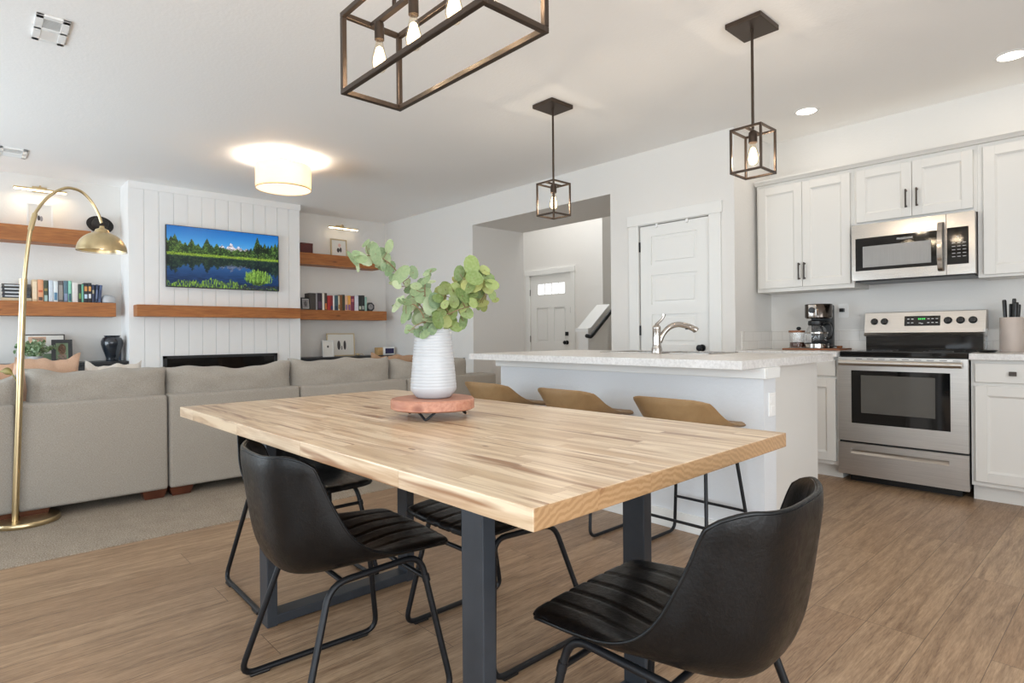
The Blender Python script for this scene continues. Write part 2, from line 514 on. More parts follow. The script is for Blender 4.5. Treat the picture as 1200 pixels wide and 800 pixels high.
def tile():
    T = NT('white_tile')
    tc = T.new('ShaderNodeTexCoord'); sp = T.new('ShaderNodeSeparateXYZ'); cb = T.new('ShaderNodeCombineXYZ'); ad = T.new('ShaderNodeMath', operation='ADD')
    T.link(tc.outputs['Object'], sp.inputs[0]); T.link(sp.outputs['X'], ad.inputs[0]); T.link(sp.outputs['Y'], ad.inputs[1])
    T.link(ad.outputs[0], cb.inputs['X']); T.link(sp.outputs['Z'], cb.inputs['Y'])
    br = T.new('ShaderNodeTexBrick')
    for k, v in (('Scale', 1.0), ('Brick Width', 0.152), ('Row Height', 0.077), ('Mortar Size', 0.0012), ('Mortar Smooth', 0.1)):
        br.inputs[k].default_value = v
    br.inputs['Color1'].default_value = lin((226, 222, 216)); br.inputs['Color2'].default_value = lin((232, 229, 224)); br.inputs['Mortar'].default_value = lin((196, 192, 186))
    T.link(cb.outputs[0], br.inputs['Vector'])
    T.link(br.outputs['Color'], T.b.inputs['Base Color']); T.b.inputs['Roughness'].default_value = 0.2
    return T.m
m_tile = tile()
def fabric(name, a, b, scale=420):
    T = NT(name)
    v = T.coords('Object'); v2 = T.coords('Object', (1, 1, 0.25))
    n1 = T.noise(v2, scale, 2); n2 = T.noise(v, 24, 3); n3 = T.noise(T.coords('Object', (1, 0.3, 1)), scale, 2)
    c = T.mix(0.5, T.ramp(n1, [(0.3, lin(a)), (0.7, lin(b))]), T.ramp(n3, [(0.3, lin(a)), (0.7, lin(b))]))
    c = T.mix(T.ramp(n2, [(0.3, (0.10, 0.10, 0.10, 1)), (0.7, (0, 0, 0, 1))]), c, lin(a))
    T.link(c, T.b.inputs['Base Color']); T.b.inputs['Roughness'].default_value = 0.9
    T.b.inputs['Specular IOR Level'].default_value = 0.15
    T.b.inputs['Sheen Weight'].default_value = 0.15
    T.bump(n1, 0.25, 0.006)
    return T.m
m_sofa = fabric('oatmeal_linen', (148, 141, 131), (186, 179, 169))
m_salmon = fabric('salmon_fabric', (206, 168, 142), (228, 194, 168))
m_cream = fabric('cream_fabric', (214, 206, 196), (236, 230, 222))
m_brownfab = fabric('brown_fabric', (150, 118, 92), (178, 146, 118))
m_woodfoot = mat('dark_cherry_wood', (86, 44, 26), 0.45, var=0.2, stretch=(4, 1, 1))
m_ceramic = mat('white_ceramic', (180, 181, 183), 0.36)
m_slice = beam_wood('pink_cedar_slice', (186, 134, 110), (168, 110, 88), (132, 78, 58), 'x')
m_board = beam_wood('walnut_board', (150, 94, 60), (120, 72, 44), (80, 46, 28), 'x')
def leaf(name, a, b, c_):
    T = NT(name)
    ge = T.new('ShaderNodeNewGeometry')
    n = T.noise(T.coords('Object'), 120, 3)
    col = T.ramp(ge.outputs['Random Per Island'], [(0.0, lin(a)), (0.5, lin(b)), (1.0, lin(c_))])
    T.link(T.mix(T.ramp(n, [(0.35, (0.22,) * 3 + (1,)), (0.65, (0, 0, 0, 1))]), col, lin((196, 206, 160))), T.b.inputs['Base Color'])
    T.b.inputs['Roughness'].default_value = 0.5
    T.b.inputs['Subsurface Weight'].default_value = 0.0
    tr = T.new('ShaderNodeBsdfTranslucent'); T.link(col, tr.inputs[0])
    ms = T.new('ShaderNodeMixShader'); ms.inputs[0].default_value = 0.25
    T.link(T.b.outputs[0], ms.inputs[1]); T.link(tr.outputs[0], ms.inputs[2]); T.link(ms.outputs[0], T.n['Material Output'].inputs['Surface'])
    return T.m
m_leafR = leaf('eucalyptus_leaf', (84, 108, 50), (124, 144, 76), (164, 168, 100))
m_leafL = leaf('dusty_eucalyptus_leaf', (96, 122, 84), (130, 150, 108), (168, 180, 144))
m_leafG = leaf('small_plant_leaf', (92, 128, 78), (140, 168, 128), (180, 196, 168))
m_stem = mat('brown_stem', (128, 104, 76), 0.7)
m_blackvase = mat('black_glazed_ceramic', (30, 36, 44), 0.16, coat=0.5)
m_blackpaint = mat('black_cabinet_paint', (34, 36, 39), 0.4)
m_mat = mat('picture_mat', (228, 224, 216), 0.7)
m_gold = mat('gilt_frame', (206, 186, 150), 0.4, 0.6)

# ------------------------------------------------------------------ room shell
CE = 2.74
YD, YK = 4.58, 5.25              # door wall, kitchen wall
XT, XA = -7.33, -7.75            # fireplace breast, alcove wall
XKL = -2.30                      # left end wall of the kitchen recess
OL, OR, OT, OB = -5.68, -3.555, 2.425, 5.445   # opening: left, right, top, depth
HY, HX = 6.8, -5.43              # entry back wall and where it stops

struct(MB().box((-3.63, ROOM_FRONT - 0.1, -0.1), (ROOM_RIGHT + 0.1, YK + 0.1, 0)).box((-8.3, YD, -0.1), (-3.63, 8.4, 0)).box((-3.63, YK + 0.1, -0.1), (XKL, 8.4, 0)).build('floor', m_floor))
struct(MB().box((-7.85, ROOM_FRONT - 0.1, -0.1), (-3.63, YD, 0.006), 0.004).build('floor', m_carpet), 'beige carpet under the sofa meeting the wood planks')
struct(MB().box((-7.9, ROOM_FRONT - 0.15, CE), (ROOM_RIGHT + 0.15, YK + 0.15, CE + 0.1)).build('ceiling', m_ceil))
struct(MB().box((XA - 0.12, ROOM_FRONT, 0), (XA, YD + 0.1, CE)).build('wall_back', m_wall))

def shiplap():
    b = MB()
    b.box((XA, 1.25, 0), (XT - 0.012, 3.10, CE))
    y = 1.25; g = 0.0028
    edges = [1.25, 1.392] + [1.392 + 0.1425 * k for k in range(1, 12)]
    edges = [e for e in edges if e < 3.09] + [3.10]
    for a, c in zip(edges[:-1], edges[1:]):
        b.box((XT - 0.014, a + (g if a > 1.26 else 0), 0), (XT, c - (g if c < 3.09 else 0), CE - 0.075), 0.001, 1)
    b.box((XT - 0.014, 1.25, CE - 0.075), (XT + 0.006, 3.115, CE), 0.002, 1)
    return b
struct(shiplap().build('wall_fireplace', m_ship), 'white vertical shiplap chimney breast behind the television')

# window wall behind the camera, with three openings, and the right wall
def wall_with_holes_x(y0, y1, x0, x1, holes):
    b = MB(); x = x0
    for (a, c, z0, z1) in holes:
        b.box((x, y0, 0), (a, y1, CE)); b.box((a, y0, 0), (c, y1, z0)); b.box((a, y0, z1), (c, y1, CE)); x = c
    b.box((x, y0, 0), (x1, y1, CE)); return b
struct(wall_with_holes_x(ROOM_FRONT - 0.15, ROOM_FRONT, -7.87, ROOM_RIGHT, WIN_FRONT).build('wall_front', m_wall))
b = MB(); (ya, yb, za, zb) = ADDED_WIN_RIGHT
b.box((ROOM_RIGHT, ROOM_FRONT - 0.15, 0), (ROOM_RIGHT + 0.15, ya, CE)).box((ROOM_RIGHT, yb, 0), (ROOM_RIGHT + 0.15, YK + 0.15, CE))
b.box((ROOM_RIGHT, ya, 0), (ROOM_RIGHT + 0.15, yb, za)).box((ROOM_RIGHT, ya, zb), (ROOM_RIGHT + 0.15, yb, CE))
struct(b.build('wall_right', m_wall))
b = MB(); t = 0.06
for lo, hi in (((ya, za), (yb, za + t)), ((ya, zb - t), (yb, zb)), ((ya, za), (ya + t, zb)), ((yb - t, za), (yb, zb)), ((-t / 2, za), (t / 2, zb))):
    b.box((ROOM_RIGHT + 0.03, lo[0], lo[1]), (ROOM_RIGHT + 0.1, hi[0], hi[1]), 0.006)
struct(b.build('window_4', m_trim))  # frame of the opening added for the right-hand fill light
n = 0
for (a, c, z0, z1) in WIN_FRONT:
    n += 1; b = MB(); t = 0.06
    for lo, hi in (((a, z0), (c, z0 + t)), ((a, z1 - t), (c, z1)), ((a, z0), (a + t, z1)), ((c - t, z0), (c, z1)), (((a + c) / 2 - t / 2, z0), ((a + c) / 2 + t / 2, z1))):
        b.box((lo[0], ROOM_FRONT - 0.1, lo[1]), (hi[0], ROOM_FRONT - 0.03, hi[1]), 0.006)
    struct(b.build('window_%d' % n, m_trim))
# door wall: solid left of the opening, header over it, pantry block on the right
b = MB()
b.box((XA - 0.12, YD, 0), (OL, OB, CE))
b.box((OL, YD, OT), (OR, OB, CE))
b.box((OR, YD, 0), (-3.235, YD + 0.12, CE)).box((-2.51, YD, 0), (XKL, YD + 0.12, CE)).box((-3.235, YD, 2.062), (-2.51, YD + 0.12, CE))
b.box((OR, YD + 0.12, 0), (OR + 0.12, 8.3, CE)).box((XKL - 0.12, YD + 0.12, 0), (XKL, YK + 0.15, CE))
b.box((OR, YD + 0.45, 0), (XKL - 0.05, YD + 0.55, CE))
struct(b.build('wall_pantry', m_wall), 'pale painted wall with the entry opening and pantry door')
struct(MB().box((XKL, YK, 0), (ROOM_RIGHT + 0.15, YK + 0.15, CE)).build('wall_kitchen', m_wall))
# entry hall beyond the opening
b = MB()
b.box((-7.035 + 0.09, HY, 2.035), (-6.04, HY + 0.12, 3.9)).box((-8.2, HY, 0), (-6.945, HY + 0.12, 3.9)).box((-6.04, HY, 0), (HX, HY + 0.12, 3.9))
b.box((HX - 0.12, HY + 0.12, 0), (HX, 8.2, 3.9))
b.box((HX - 0.12, 8.2, 0), (OR + 0.12, 8.3, 3.9))
b.box((-8.3, OB, 0), (-8.2, HY + 0.12, 3.9))
b.box((-8.3, OB - 0.1, CE), (OR + 0.12, OB, 3.9)).box((OR, OB, CE), (OR + 0.12, 8.3, 3.9))
struct(b.build('wall_entry', m_wall), 'white wall of the entry hall around the front door')
# the hall roof has a gap left for the added foyer lamp
b = MB(); b.box((-8.3, OB - 0.1, 3.9), (-6.3, 8.3, 4.0)).box((-4.9, OB - 0.1, 3.9), (OR + 0.12, 8.3, 4.0)).box((-6.3, OB - 0.1, 3.9), (-4.9, 5.7, 4.0)).box((-6.3, 6.7, 3.9), (-4.9, 8.3, 4.0))
struct(b.build('ceiling', m_ceil), 'high ceiling of the entry hall')
# baseboards
struct(MB().box((OR, YD - 0.014, 0), (-3.345, YD, 0.1), 0.003).box((-2.43, YD - 0.014, 0), (XKL + 0.0, YD, 0.1), 0.003).build('baseboard_pantry', m_trim))
struct(MB().box((XA, 3.10, 0.006), (XA + 0.014, YD, 0.1), 0.003).box((XA, YD - 0.014, 0.006), (OL, YD, 0.1), 0.003).build('baseboard_back', m_trim))

# ---- pantry door
def casing(y, x0, x1, zt, w, name, head=0.1, lip=0.012):
    b = MB()
    b.box((x0 - w, y - 0.018, 0), (x0, y, zt), 0.003)
    b.box((x1, y - 0.018, 0), (x1 + w, y, zt), 0.003)
    b.box((x0 - w - lip, y - 0.024, zt), (x1 + w + lip, y, zt + head), 0.003)
    return b
struct(casing(YD, -3.228, -2.518, 2.066, 0.105, 'c', 0.098).build('trim_1', m_trim), 'white flat casing around the pantry door')
def panel_slab(b, x0, x1, z0, z1, yf, th, panels, stile=None):
    """door slab facing -Y with recessed panels given as (x0,x1,z0,z1)"""
    b.box((x0, yf + 0.014, z0), (x1, yf + th, z1))
    xs = sorted({x0, x1} | {p[0] for p in panels} | {p[1] for p in panels})
    zs = sorted({z0, z1} | {p[2] for p in panels} | {p[3] for p in panels})
    for i in range(len(xs) - 1):
        for j in range(len(zs) - 1):
            cx, cz = (xs[i] + xs[i + 1]) / 2, (zs[j] + zs[j + 1]) / 2
            if not any(p[0] < cx < p[1] and p[2] < cz < p[3] for p in panels):
                b.box((xs[i], yf, zs[j]), (xs[i + 1], yf + 0.0145, zs[j + 1]))
    for p in panels:
        b.box((p[0] + 0.03, yf + 0.006, p[2] + 0.03), (p[1] - 0.03, yf + 0.016, p[3] - 0.03), 0.004, 1)
    return b
pz = [(0.14, 0.5), (0.60, 0.90), (0.93, 1.24), (1.335, 1.60), (1.695, 1.955)]
pz = [(0.20, 0.52), (0.615, 0.885), (0.975, 1.243), (1.335, 1.602), (1.695, 1.955)]
door1 = struct(panel_slab(MB(), -3.222, -2.524, 0.012, 2.055, YD + 0.012, 0.04, [(-3.105, -2.645, a, c) for a, c in pz]).build('door_1', m_trim, org=(-2.87, YD, 0)), 'white five-panel pantry door with a black knob')
MB().lathe([(0.002, 0), (0.03, 0), (0.03, 0.008), (0.012, 0.012), (0.011, 0.035), (0.024, 0.042), (0.028, 0.055), (0.022, 0.066), (0.001, 0.069)], (0, 0, 0), 24, 'y').build('door_knob', m_blackmetal, door1, 40, xf=Matrix.Translation((-2.60, YD + 0.012, 0.945)) @ Matrix.Rotation(math.pi, 4, 'Z'))
for zz in (1.87, 1.10, 0.25):
    MB().cyl((-3.2275, YD + 0.003, zz - 0.045), (-3.2275, YD + 0.003, zz + 0.045), 0.007, seg=10).box((-3.236, YD + 0.002, zz - 0.045), (-3.219, YD + 0.0118, zz + 0.045)).build('hinge', m_blackmetal, door1)
for xx in (-3.04, -2.735):
    MB().box((xx - 0.012, YD + 0.002, 2.03), (xx + 0.012, YD + 0.0115, 2.064), 0.002).box((xx - 0.008, YD - 0.012, 2.028), (xx + 0.008, YD + 0.004, 2.036), 0.002).build('over_door_hook', m_whiteplastic, door1)

# ---- front door in the entry
struct(casing(HY, -6.94, -6.045, 2.03, 0.085, 'c', 0.085).build('trim_2', m_trim), 'white casing around the front door')
fd = MB()
pn = [(-6.77, -6.185, 1.715, 1.88)]
lowp = [(-6.80, -6.55, 0.95, 1.50), (-6.42, -6.17, 0.95, 1.50), (-6.80, -6.55, 0.2, 0.78), (-6.42, -6.17, 0.2, 0.78)]
fd.box((-6.938, HY + 0.03, 0.012), (-6.048, HY + 0.05, 1.715)).box((-6.938, HY + 0.03, 1.88), (-6.048, HY + 0.05, 2.028)).box((-6.938, HY + 0.03, 1.715), (-6.77, HY + 0.05, 1.88)).box((-6.185, HY + 0.03, 1.715), (-6.048, HY + 0.05, 1.88))
xs = sorted({-6.938, -6.048} | {p[0] for p in pn + lowp} | {p[1] for p in pn + lowp}); zs = sorted({0.012, 2.028} | {p[2] for p in pn + lowp} | {p[3] for p in pn + lowp})
for i in range(len(xs) - 1):
    for j in range(len(zs) - 1):
        cx, cz = (xs[i] + xs[i + 1]) / 2, (zs[j] + zs[j + 1]) / 2
        if not any(p[0] < cx < p[1] and p[2] < cz < p[3] for p in pn + lowp):
            fd.box((xs[i], HY + 0.012, zs[j]), (xs[i + 1], HY + 0.0305, zs[j + 1]))
for p in lowp: fd.box((p[0] + 0.025, HY + 0.02, p[2] + 0.025), (p[1] - 0.025, HY + 0.031, p[3] - 0.025), 0.004, 1)
for k in range(5):
    x = -6.77 + 0.585 * k / 4
    if k in (0, 4): continue
    fd.box((x - 0.008, HY + 0.018, 1.715), (x + 0.008, HY + 0.045, 1.88), 0.002)
door2 = struct(fd.build('door_2', m_trim, org=(-6.49, HY, 0)), 'white front door with a narrow lit window near its top')
MB().box((-6.77, HY + 0.03, 1.715), (-6.185, HY + 0.036, 1.88)).build('window_glass', emit_mat('daylit_glass', (250, 252, 255), 1.25), door2)
MB().box((-6.172, HY - 0.004, 1.05), (-6.112, HY + 0.0125, 1.11), 0.004).build('keypad_lock', m_blackmetal, door2)
MB().lathe([(0.002, 0), (0.033, 0), (0.033, 0.008), (0.013, 0.012), (0.012, 0.04), (0.026, 0.048), (0.031, 0.06), (0.024, 0.074), (0.001, 0.077)], (0, 0, 0), 20, 'y').build('door_knob', m_blackmetal, door2, 40, xf=Matrix.Translation((-6.142, HY + 0.012, 0.945)) @ Matrix.Rotation(math.pi, 4, 'Z'))
for zz in (1.755, 1.0): MB().cyl((-6.942, HY + 0.0, zz - 0.05), (-6.942, HY + 0.0, zz + 0.05), 0.008, seg=8).build('hinge', m_handle, door2)
MB().box((-6.055, HY - 0.01, 1.40), (-6.035, HY + 0.011, 1.49), 0.003).build('security_latch', m_handle, door2)

# ---- stair half wall with its cap and handrail, rising away from the opening
sx0, sx1 = -4.775, -4.62
poly = [(5.5, 0), (5.5, 1.12), (5.88, 1.12 + 0.38 * 0.79), (5.88, 0)]
struct(MB().prism(poly, 'x', sx0, sx1).build('wall_stair', m_wall), 'low sloping stair wall beyond the opening')
cap = [(5.47, 1.10), (5.47, 1.14), (5.52, 1.15), (5.89, 1.15 + 0.37 * 0.79), (5.89, 1.112 + 0.39 * 0.79), (5.5, 1.112)]
struct(MB().prism(cap, 'x', sx0 - 0.025, sx1 + 0.025).build('trim_3', m_trim), 'white cap on the sloping stair wall')
hr = thing('handrail', 'black stair handrail on the sloping wall beyond the opening', 'handrail', (-4.54, 5.5, 0))
def rail_z(y): return 1.06 + (y - 5.48) * 0.79
MB().tube(spline([(-4.62, 5.47, 1.05), (-4.56, 5.455, 1.045), (-4.54, 5.48, rail_z(5.48)), (-4.54, 5.7, rail_z(5.7)), (-4.54, 5.87, rail_z(5.87))], 6), 0.024, seg=12).build('rail', m_blackmetal, hr, 60)
for yy in (5.56, 5.8):
    MB().tube([(-4.62, yy, rail_z(yy) - 0.07), (-4.57, yy, rail_z(yy) - 0.06), (-4.54, yy, rail_z(yy) - 0.02)], 0.008).build('bracket', m_blackmetal, hr, 60)
b = MB()
for k in range(7): b.box((sx1, 5.55 + k * 0.25, 0), (OR, 7.6, 0.19 * (k + 1)), 0.004, 1)
struct(b.build('stair_steps', m_carpet))

# ---- ceiling registers
def vent(x0, x1, y0, y1, label, split=True):
    v = thing('ceiling_vent', label, 'vent', ((x0 + x1) / 2, (y0 + y1) / 2, CE), group=None)
    f = MB(); z = CE - 0.012; t = 0.035
    for lo, hi in (((x0, y0), (x1, y0 + t)), ((x0, y1 - t), (x1, y1)), ((x0, y0), (x0 + t, y1)), ((x1 - t, y0), (x1, y1)), (((x0 + x1) / 2 - 0.012, y0), ((x0 + x1) / 2 + 0.012, y1))):
        f.box((lo[0], lo[1], z), (hi[0], hi[1], CE), 0.003)
    f.build('frame', m_whiteplastic, v)
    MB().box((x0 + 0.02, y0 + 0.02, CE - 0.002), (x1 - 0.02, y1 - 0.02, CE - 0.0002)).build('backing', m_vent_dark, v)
    s = MB(); k = 9
    for half in (0, 1):
        a = x0 + t + half * ((x1 - x0) / 2 - t + 0.012); e = a + (x1 - x0) / 2 - t - 0.012
        for i in range(k):
            xx = a + (i + 0.5) * (e - a) / k
            ang = 0.9 if half else -0.9
            M_ = Matrix.Translation((xx, 0, CE - 0.006)) @ Matrix.Rotation(ang, 4, 'Y')
            s.box((-0.006, y0 + t, -0.0008), (0.006, y1 - t, 0.0008), M=M_)
    s.build('louvre', m_whiteplastic, v)
vent(-4.19, -3.85, 0.265, 0.41, 'white louvred ceiling register nearest the front, at the top left')
vent(-7.05, -6.72, 0.20, 0.40, 'small white ceiling register near the shelf wall, above the arc lamp')

# ------------------------------------------------------------------ dining table
tb = thing('dining_table', 'butcher block dining table on charcoal steel frames', 'table', (-1.628, 1.114, 0), math.radians(1.1), local=True)
MB().box((-0.965, -0.4885, 0.762), (0.965, 0.4885, 0.80), 0.003).build('tabletop', m_butcher, tb)
def table_frame(name, xa, xb, legs, hb):
    """legs: (x0, x1, y0, y1) each in world coordinates, tabletop rotation undone"""
    R = Matrix.Rotation(-math.radians(1.1), 4, 'Z') @ Matrix.Translation((1.628, -1.114, 0))
    y0, y1 = min(l[2] for l in legs), max(l[3] for l in legs)
    MB().box((xa, y0 + 0.002, 0.004), (xb, y1 - 0.002, hb), 0.003).build('bottom_rail', m_tablesteel, tb, xf=R)
    MB().box((xa, y0 + 0.002, 0.72), (xb, y1 - 0.002, 0.7615), 0.003).build('top_rail', m_tablesteel, tb, xf=R)
    for l in legs:
        MB().box((l[0], l[2], 0.0), (l[1], l[3], 0.7610), 0.003).build('leg', m_tablesteel, tb, xf=R)
table_frame('far', -2.282, -2.207, [(-2.2825, -2.2065, 0.80, 0.838), (-2.2825, -2.2065, 1.398, 1.436)], 0.04)
table_frame('near', -1.076, -1.001, [(-1.0765, -1.0005, 0.827, 0.865), (-1.0765, -1.0005, 1.432, 1.470)], 0.04)

# ------------------------------------------------------------------ dining chairs and bar stools
def shell_points(P, Wd, E, nu=49, nv=6, cut_top=0.85, cut_front=1.1, ex_back=3.8, knee=0.74):
    """bucket shell: centre profile P and side-edge curve E (both y, z), half widths Wd; the corners are
    rounded by ending each lengthwise line a little early near the sides"""
    prof = spline([(0, y, z) for y, z in P], nv)
    edge = spline([(0, y, z) for y, z in E], nv)
    n = len(prof); T_ = len(P) - 1
    def samp(A, x):
        x = min(max(x * nv, 0), n - 1.0001); i = int(x); f = x - i
        return A[i] * (1 - f) + A[i + 1] * f
    def lerp(A, x):
        x = min(max(x, 0), len(A) - 1.0001); i = int(x); f = x - i
        return A[i] * (1 - f) + A[i + 1] * f
    rows = []
    for i in range(n):
        a, c = prof[max(i - 1, 0)], prof[min(i + 1, n - 1)]
        d = (c - a).normalized()
        nrm = Vector((0, d.z, -d.y))
        if (nrm.y + nrm.z) < 0: nrm = -nrm          # up over the seat, forward along the back
        row = []
        for j in range(nu):
            u = -1 + 2 * j / (nu - 1)
            q_ = max(0.0, (abs(u) - knee) / (1 - knee))
            au = 1 - math.sqrt(max(0.0, 1 - q_ * q_ * 0.98))
            s = i / (n - 1)
            t = T_ * s
            t += cut_front * au * (1 - s) ** 6 - cut_top * au * s ** 4
            tb_ = min(1.0, max(0.0, (t - 4.0) / 3.0))          # 0 on the seat, 1 on the back
            ex = 2.4 + (ex_back - 2.4) * tb_
            pc, pe = samp(prof, t), samp(edge, t)
            p = Vector((lerp(Wd, t) * u, 0, 0)) + pc + (pe - pc) * abs(u) ** ex
            row.append((p, nrm, u))
        rows.append(row)
    return rows
def side_normals(rows):
    out = []
    for i in range(len(rows)):
        r = []
        for j in range(len(rows[0])):
            a = rows[max(i - 1, 0)][j][0]; c = rows[min(i + 1, len(rows) - 1)][j][0]
            e = rows[i][max(j - 1, 0)][0]; f = rows[i][min(j + 1, len(rows[0]) - 1)][0]
            nn = (f - e).cross(c - a)
            nn = nn.normalized()
            if nn.dot(rows[i][j][1]) < 0: nn = -nn
            r.append(nn)
        out.append(r)
    return out
def build_bucket(root, rows, leather_m, thick_in, thick_out, seams, pipe_r):
    N = side_normals(rows)
    nu = len(rows[0]); n = len(rows)
    def seam(u):
        return sum(math.exp(-((u - s) / 0.013) ** 2) for s in seams)
    inner, outer, mid = [], [], []
    for i in range(n):
        ri, ro, rm = [], [], []
        for j in range(nu):
            p, nrm, u = rows[i][j]
            e = min(1.0, (1 - abs(u)) / 0.10); ev = min(1.0, min(i, n - 1 - i) / 3.0 + 0.15)
            e = min(1.0, e + 0.0) * ev
            puff = thick_in * (0.25 + 0.75 * math.sqrt(max(e, 0)))
            s = seam(u) * min(1.0, ev * 1.2)
            ri.append(p + N[i][j] * (puff - 0.0036 * s))
            ro.append(p - N[i][j] * thick_out * (0.3 + 0.7 * math.sqrt(max(e, 0))))
            rm.append(p)
        inner.append(ri); outer.append(ro); mid.append(rm)
    def skin(A, B):
        b = MB(); b2 = bmesh.new()
        VA = [[b2.verts.new(q) for q in r] for r in A]; VB = [[b2.verts.new(q) for q in r] for r in B]
        for i in range(n - 1):
            for j in range(nu - 1):
                b2.faces.new((VA[i][j], VA[i][j + 1], VA[i + 1][j + 1], VA[i + 1][j]))
                b2.faces.new((VB[i][j], VB[i + 1][j], VB[i + 1][j + 1], VB[i][j + 1]))
        for i in range(n - 1):
            for j in (0, nu - 1):
                b2.faces.new((VA[i][j], VA[i + 1][j], VB[i + 1][j], VB[i][j]))
        for j in range(nu - 1):
            for i in (0, n - 1):
                b2.faces.new((VA[i][j], VA[i][j + 1], VB[i][j + 1], VB[i][j]))
        bmesh.ops.recalc_face_normals(b2, faces=b2.faces[:])
        b._merge(b2); return b
    skin(mid, outer).build('outer_shell', leather_m, root, 50)
    skin(inner, [[q - N[i][j] * 0.0005 for j, q in enumerate(r)] for i, r in enumerate(mid)]).build('quilted_seat', leather_m, root, 50)
    loop = [mid[i][0] for i in range(n)] + [mid[n - 1][j] for j in range(1, nu - 1)] + [mid[i][nu - 1] for i in range(n - 1, -1, -1)] + [mid[0][j] for j in range(nu - 2, 0, -1)]
    MB().tube(loop, pipe_r, closed=True, seg=8).build('piping', leather_m, root, 80)

def make_chair(label, loc, rot, group):
    t = thing('dining_chair', label, 'chair', loc, rot, group, local=True)
    P = [(.249, .434), (.238, .442), (.13, .446), (.02, .432), (-.08, .418), (-.15, .416), (-.20, .438), (-.228, .50), (-.243, .58), (-.255, .665), (-.265, .750)]
    E = [(.240, .434), (.228, .444), (.125, .452), (.045, .462), (-.010, .480), (-.052, .508), (-.085, .546), (-.112, .596), (-.138, .652), (-.162, .712), (-.190, .765)]
    Wd = [.210, .216, .226, .231, .233, .233, .230, .225, .219, .214, .210]
    build_bucket(t, shell_points(P, Wd, E, ex_back=3.2), m_leather, 0.014, 0.012, (-.66, -.33, 0, .33, .66), 0.0048)
    # a pinched pull tab high on the outside of the back
    MB().box((-.012, -.2535, .63), (.012, -.246, .645), 0.003).build('pull_tab', m_leather, t)
    for s in (-1, 1):
        path = round_path([(s * .178, -.115, .399), (s * .178, .165, .413), (s * .247, .232, .0115), (s * .247, -.235, .0115)], 0.052, 6, closed=True)
        fr = MB().tube(path, 0.0095, closed=True, seg=12).build('leg', m_blackmetal, t, 60)
        for yy in (.165, -.175): MB().box((s * .247 - .011, yy - .03, .0), (s * .247 + .011, yy + .03, .009), 0.003).build('floor_glide', m_blackplastic, fr)
        MB().cyl((s * .1915, .1795, .335), (s * .1878, .1760, .355), 0.0118, seg=12).build('collar', m_blackmetal, fr, 40)
    b = MB().cyl((-.19, .178, .345), (.19, .178, .345), 0.0075, seg=10)
    b.build('crossbar', m_blackmetal, t, 60)
    MB().cyl((-.178, -.08, .400), (.178, -.08, .400), 0.0075, seg=10).build('crossbar', m_blackmetal, t, 60)
    return t
G_CH = 'black leather bucket chairs around the dining table'
ch = make_chair('black leather bucket chair on the near long side of the table, facing the island', (-1.682, 0.838, 0), math.radians(-3), G_CH)
dup(ch, (-2.535, 1.07, 0), math.radians(-91), 'black leather bucket chair at the sofa end of the table, partly behind another chair')
dup(ch, (-1.620, 1.405, 0), math.radians(180), 'black leather bucket chair tucked under the table on the bar stool side')
dup(ch, (-0.712, 1.148, 0), math.radians(93), 'black leather bucket chair at the kitchen end of the table, its back to the camera')

def make_stool(label, loc, rot, group):
    t = thing('bar_stool', label, 'stool', loc, rot, group, local=True)
    P = [(.225, .602), (.212, .616), (.12, .622), (.02, .612), (-.08, .604), (-.14, .612), (-.178, .640), (-.200, .684), (-.214, .724), (-.224, .768)]
    E = [(.218, .604), (.205, .619), (.12, .629), (.05, .641), (-.005, .658), (-.05, .678), (-.09, .702), (-.125, .728), (-.158, .750), (-.192, .764)]
    Wd = [.186, .190, .202, .210, .214, .214, .212, .208, .203, .196]
    build_bucket(t, shell_points(P, Wd, E, nu=41, nv=5, cut_top=1.1, ex_back=2.6, knee=0.66), m_tan, 0.014, 0.011, (), 0.004)
    for s in (-1, 1):
        path = round_path([(s * .15, -.105, .587), (s * .15, .145, .589), (s * .215, .215, .010), (s * .215, -.215, .010)], 0.05, 6, closed=True)
        fr = MB().tube(path, 0.0085, closed=True, seg=12).build('leg', m_blackmetal, t, 60)
    for yy in (.19, -.185):
        MB().cyl((-.192, yy, .20), (.192, yy, .20), 0.007, seg=10).build('footrest', m_blackmetal, t, 60)
    MB().cyl((-.15, -.07, .587), (.15, -.07, .587), 0.007, seg=10).build('crossbar', m_blackmetal, t, 60)
    return t
G_ST = 'tan leather bar stools along the island'
st = make_stool('tan leather bar stool nearest the range end of the island', (-1.55, 2.595, 0), 0, G_ST)
dup(st, (-2.215, 2.595, 0), 0, 'tan leather bar stool in the middle of the row at the island')
dup(st, (-2.89, 2.595, 0), 0, 'tan leather bar stool at the living room end, partly behind the vase stand')

# ------------------------------------------------------------------ island
isl = thing('kitchen_island', 'white kitchen island with a plain painted back wall and panelled end', 'kitchen island', (-2.25, 3.25, 0))
IX0, IX1 = -3.22, -1.29
b = MB().box((IX0, 2.85, 0), (IX1, 2.985, 0.9))
b.build('knee_wall', m_island, isl)
MB().box((IX0 + 0.02, 2.985, 0.1), (-1.345, 3.675, 0.9)).box((IX0 + 0.04, 2.985, 0.0), (-1.36, 3.60, 0.1)).build('body', m_cab, isl)
p = MB()
p.box((-1.346, 2.985, 0.1), (-1.338, 3.655, 0.9), 0.002)
p.build('end_panel', m_cab, isl)
for k in range(4):
    x0 = IX0 + 0.04 + k * 0.458
    d = MB(); d.box((x0 + 0.004, 3.675, 0.115), (x0 + 0.454, 3.697, 0.87), 0.003)
    o = d.build('door', m_cab, isl)
    MB().box((x0 + 0.40, 3.697, 0.68), (x0 + 0.415, 3.722, 0.82), 0.003).build('handle', m_handle, o)
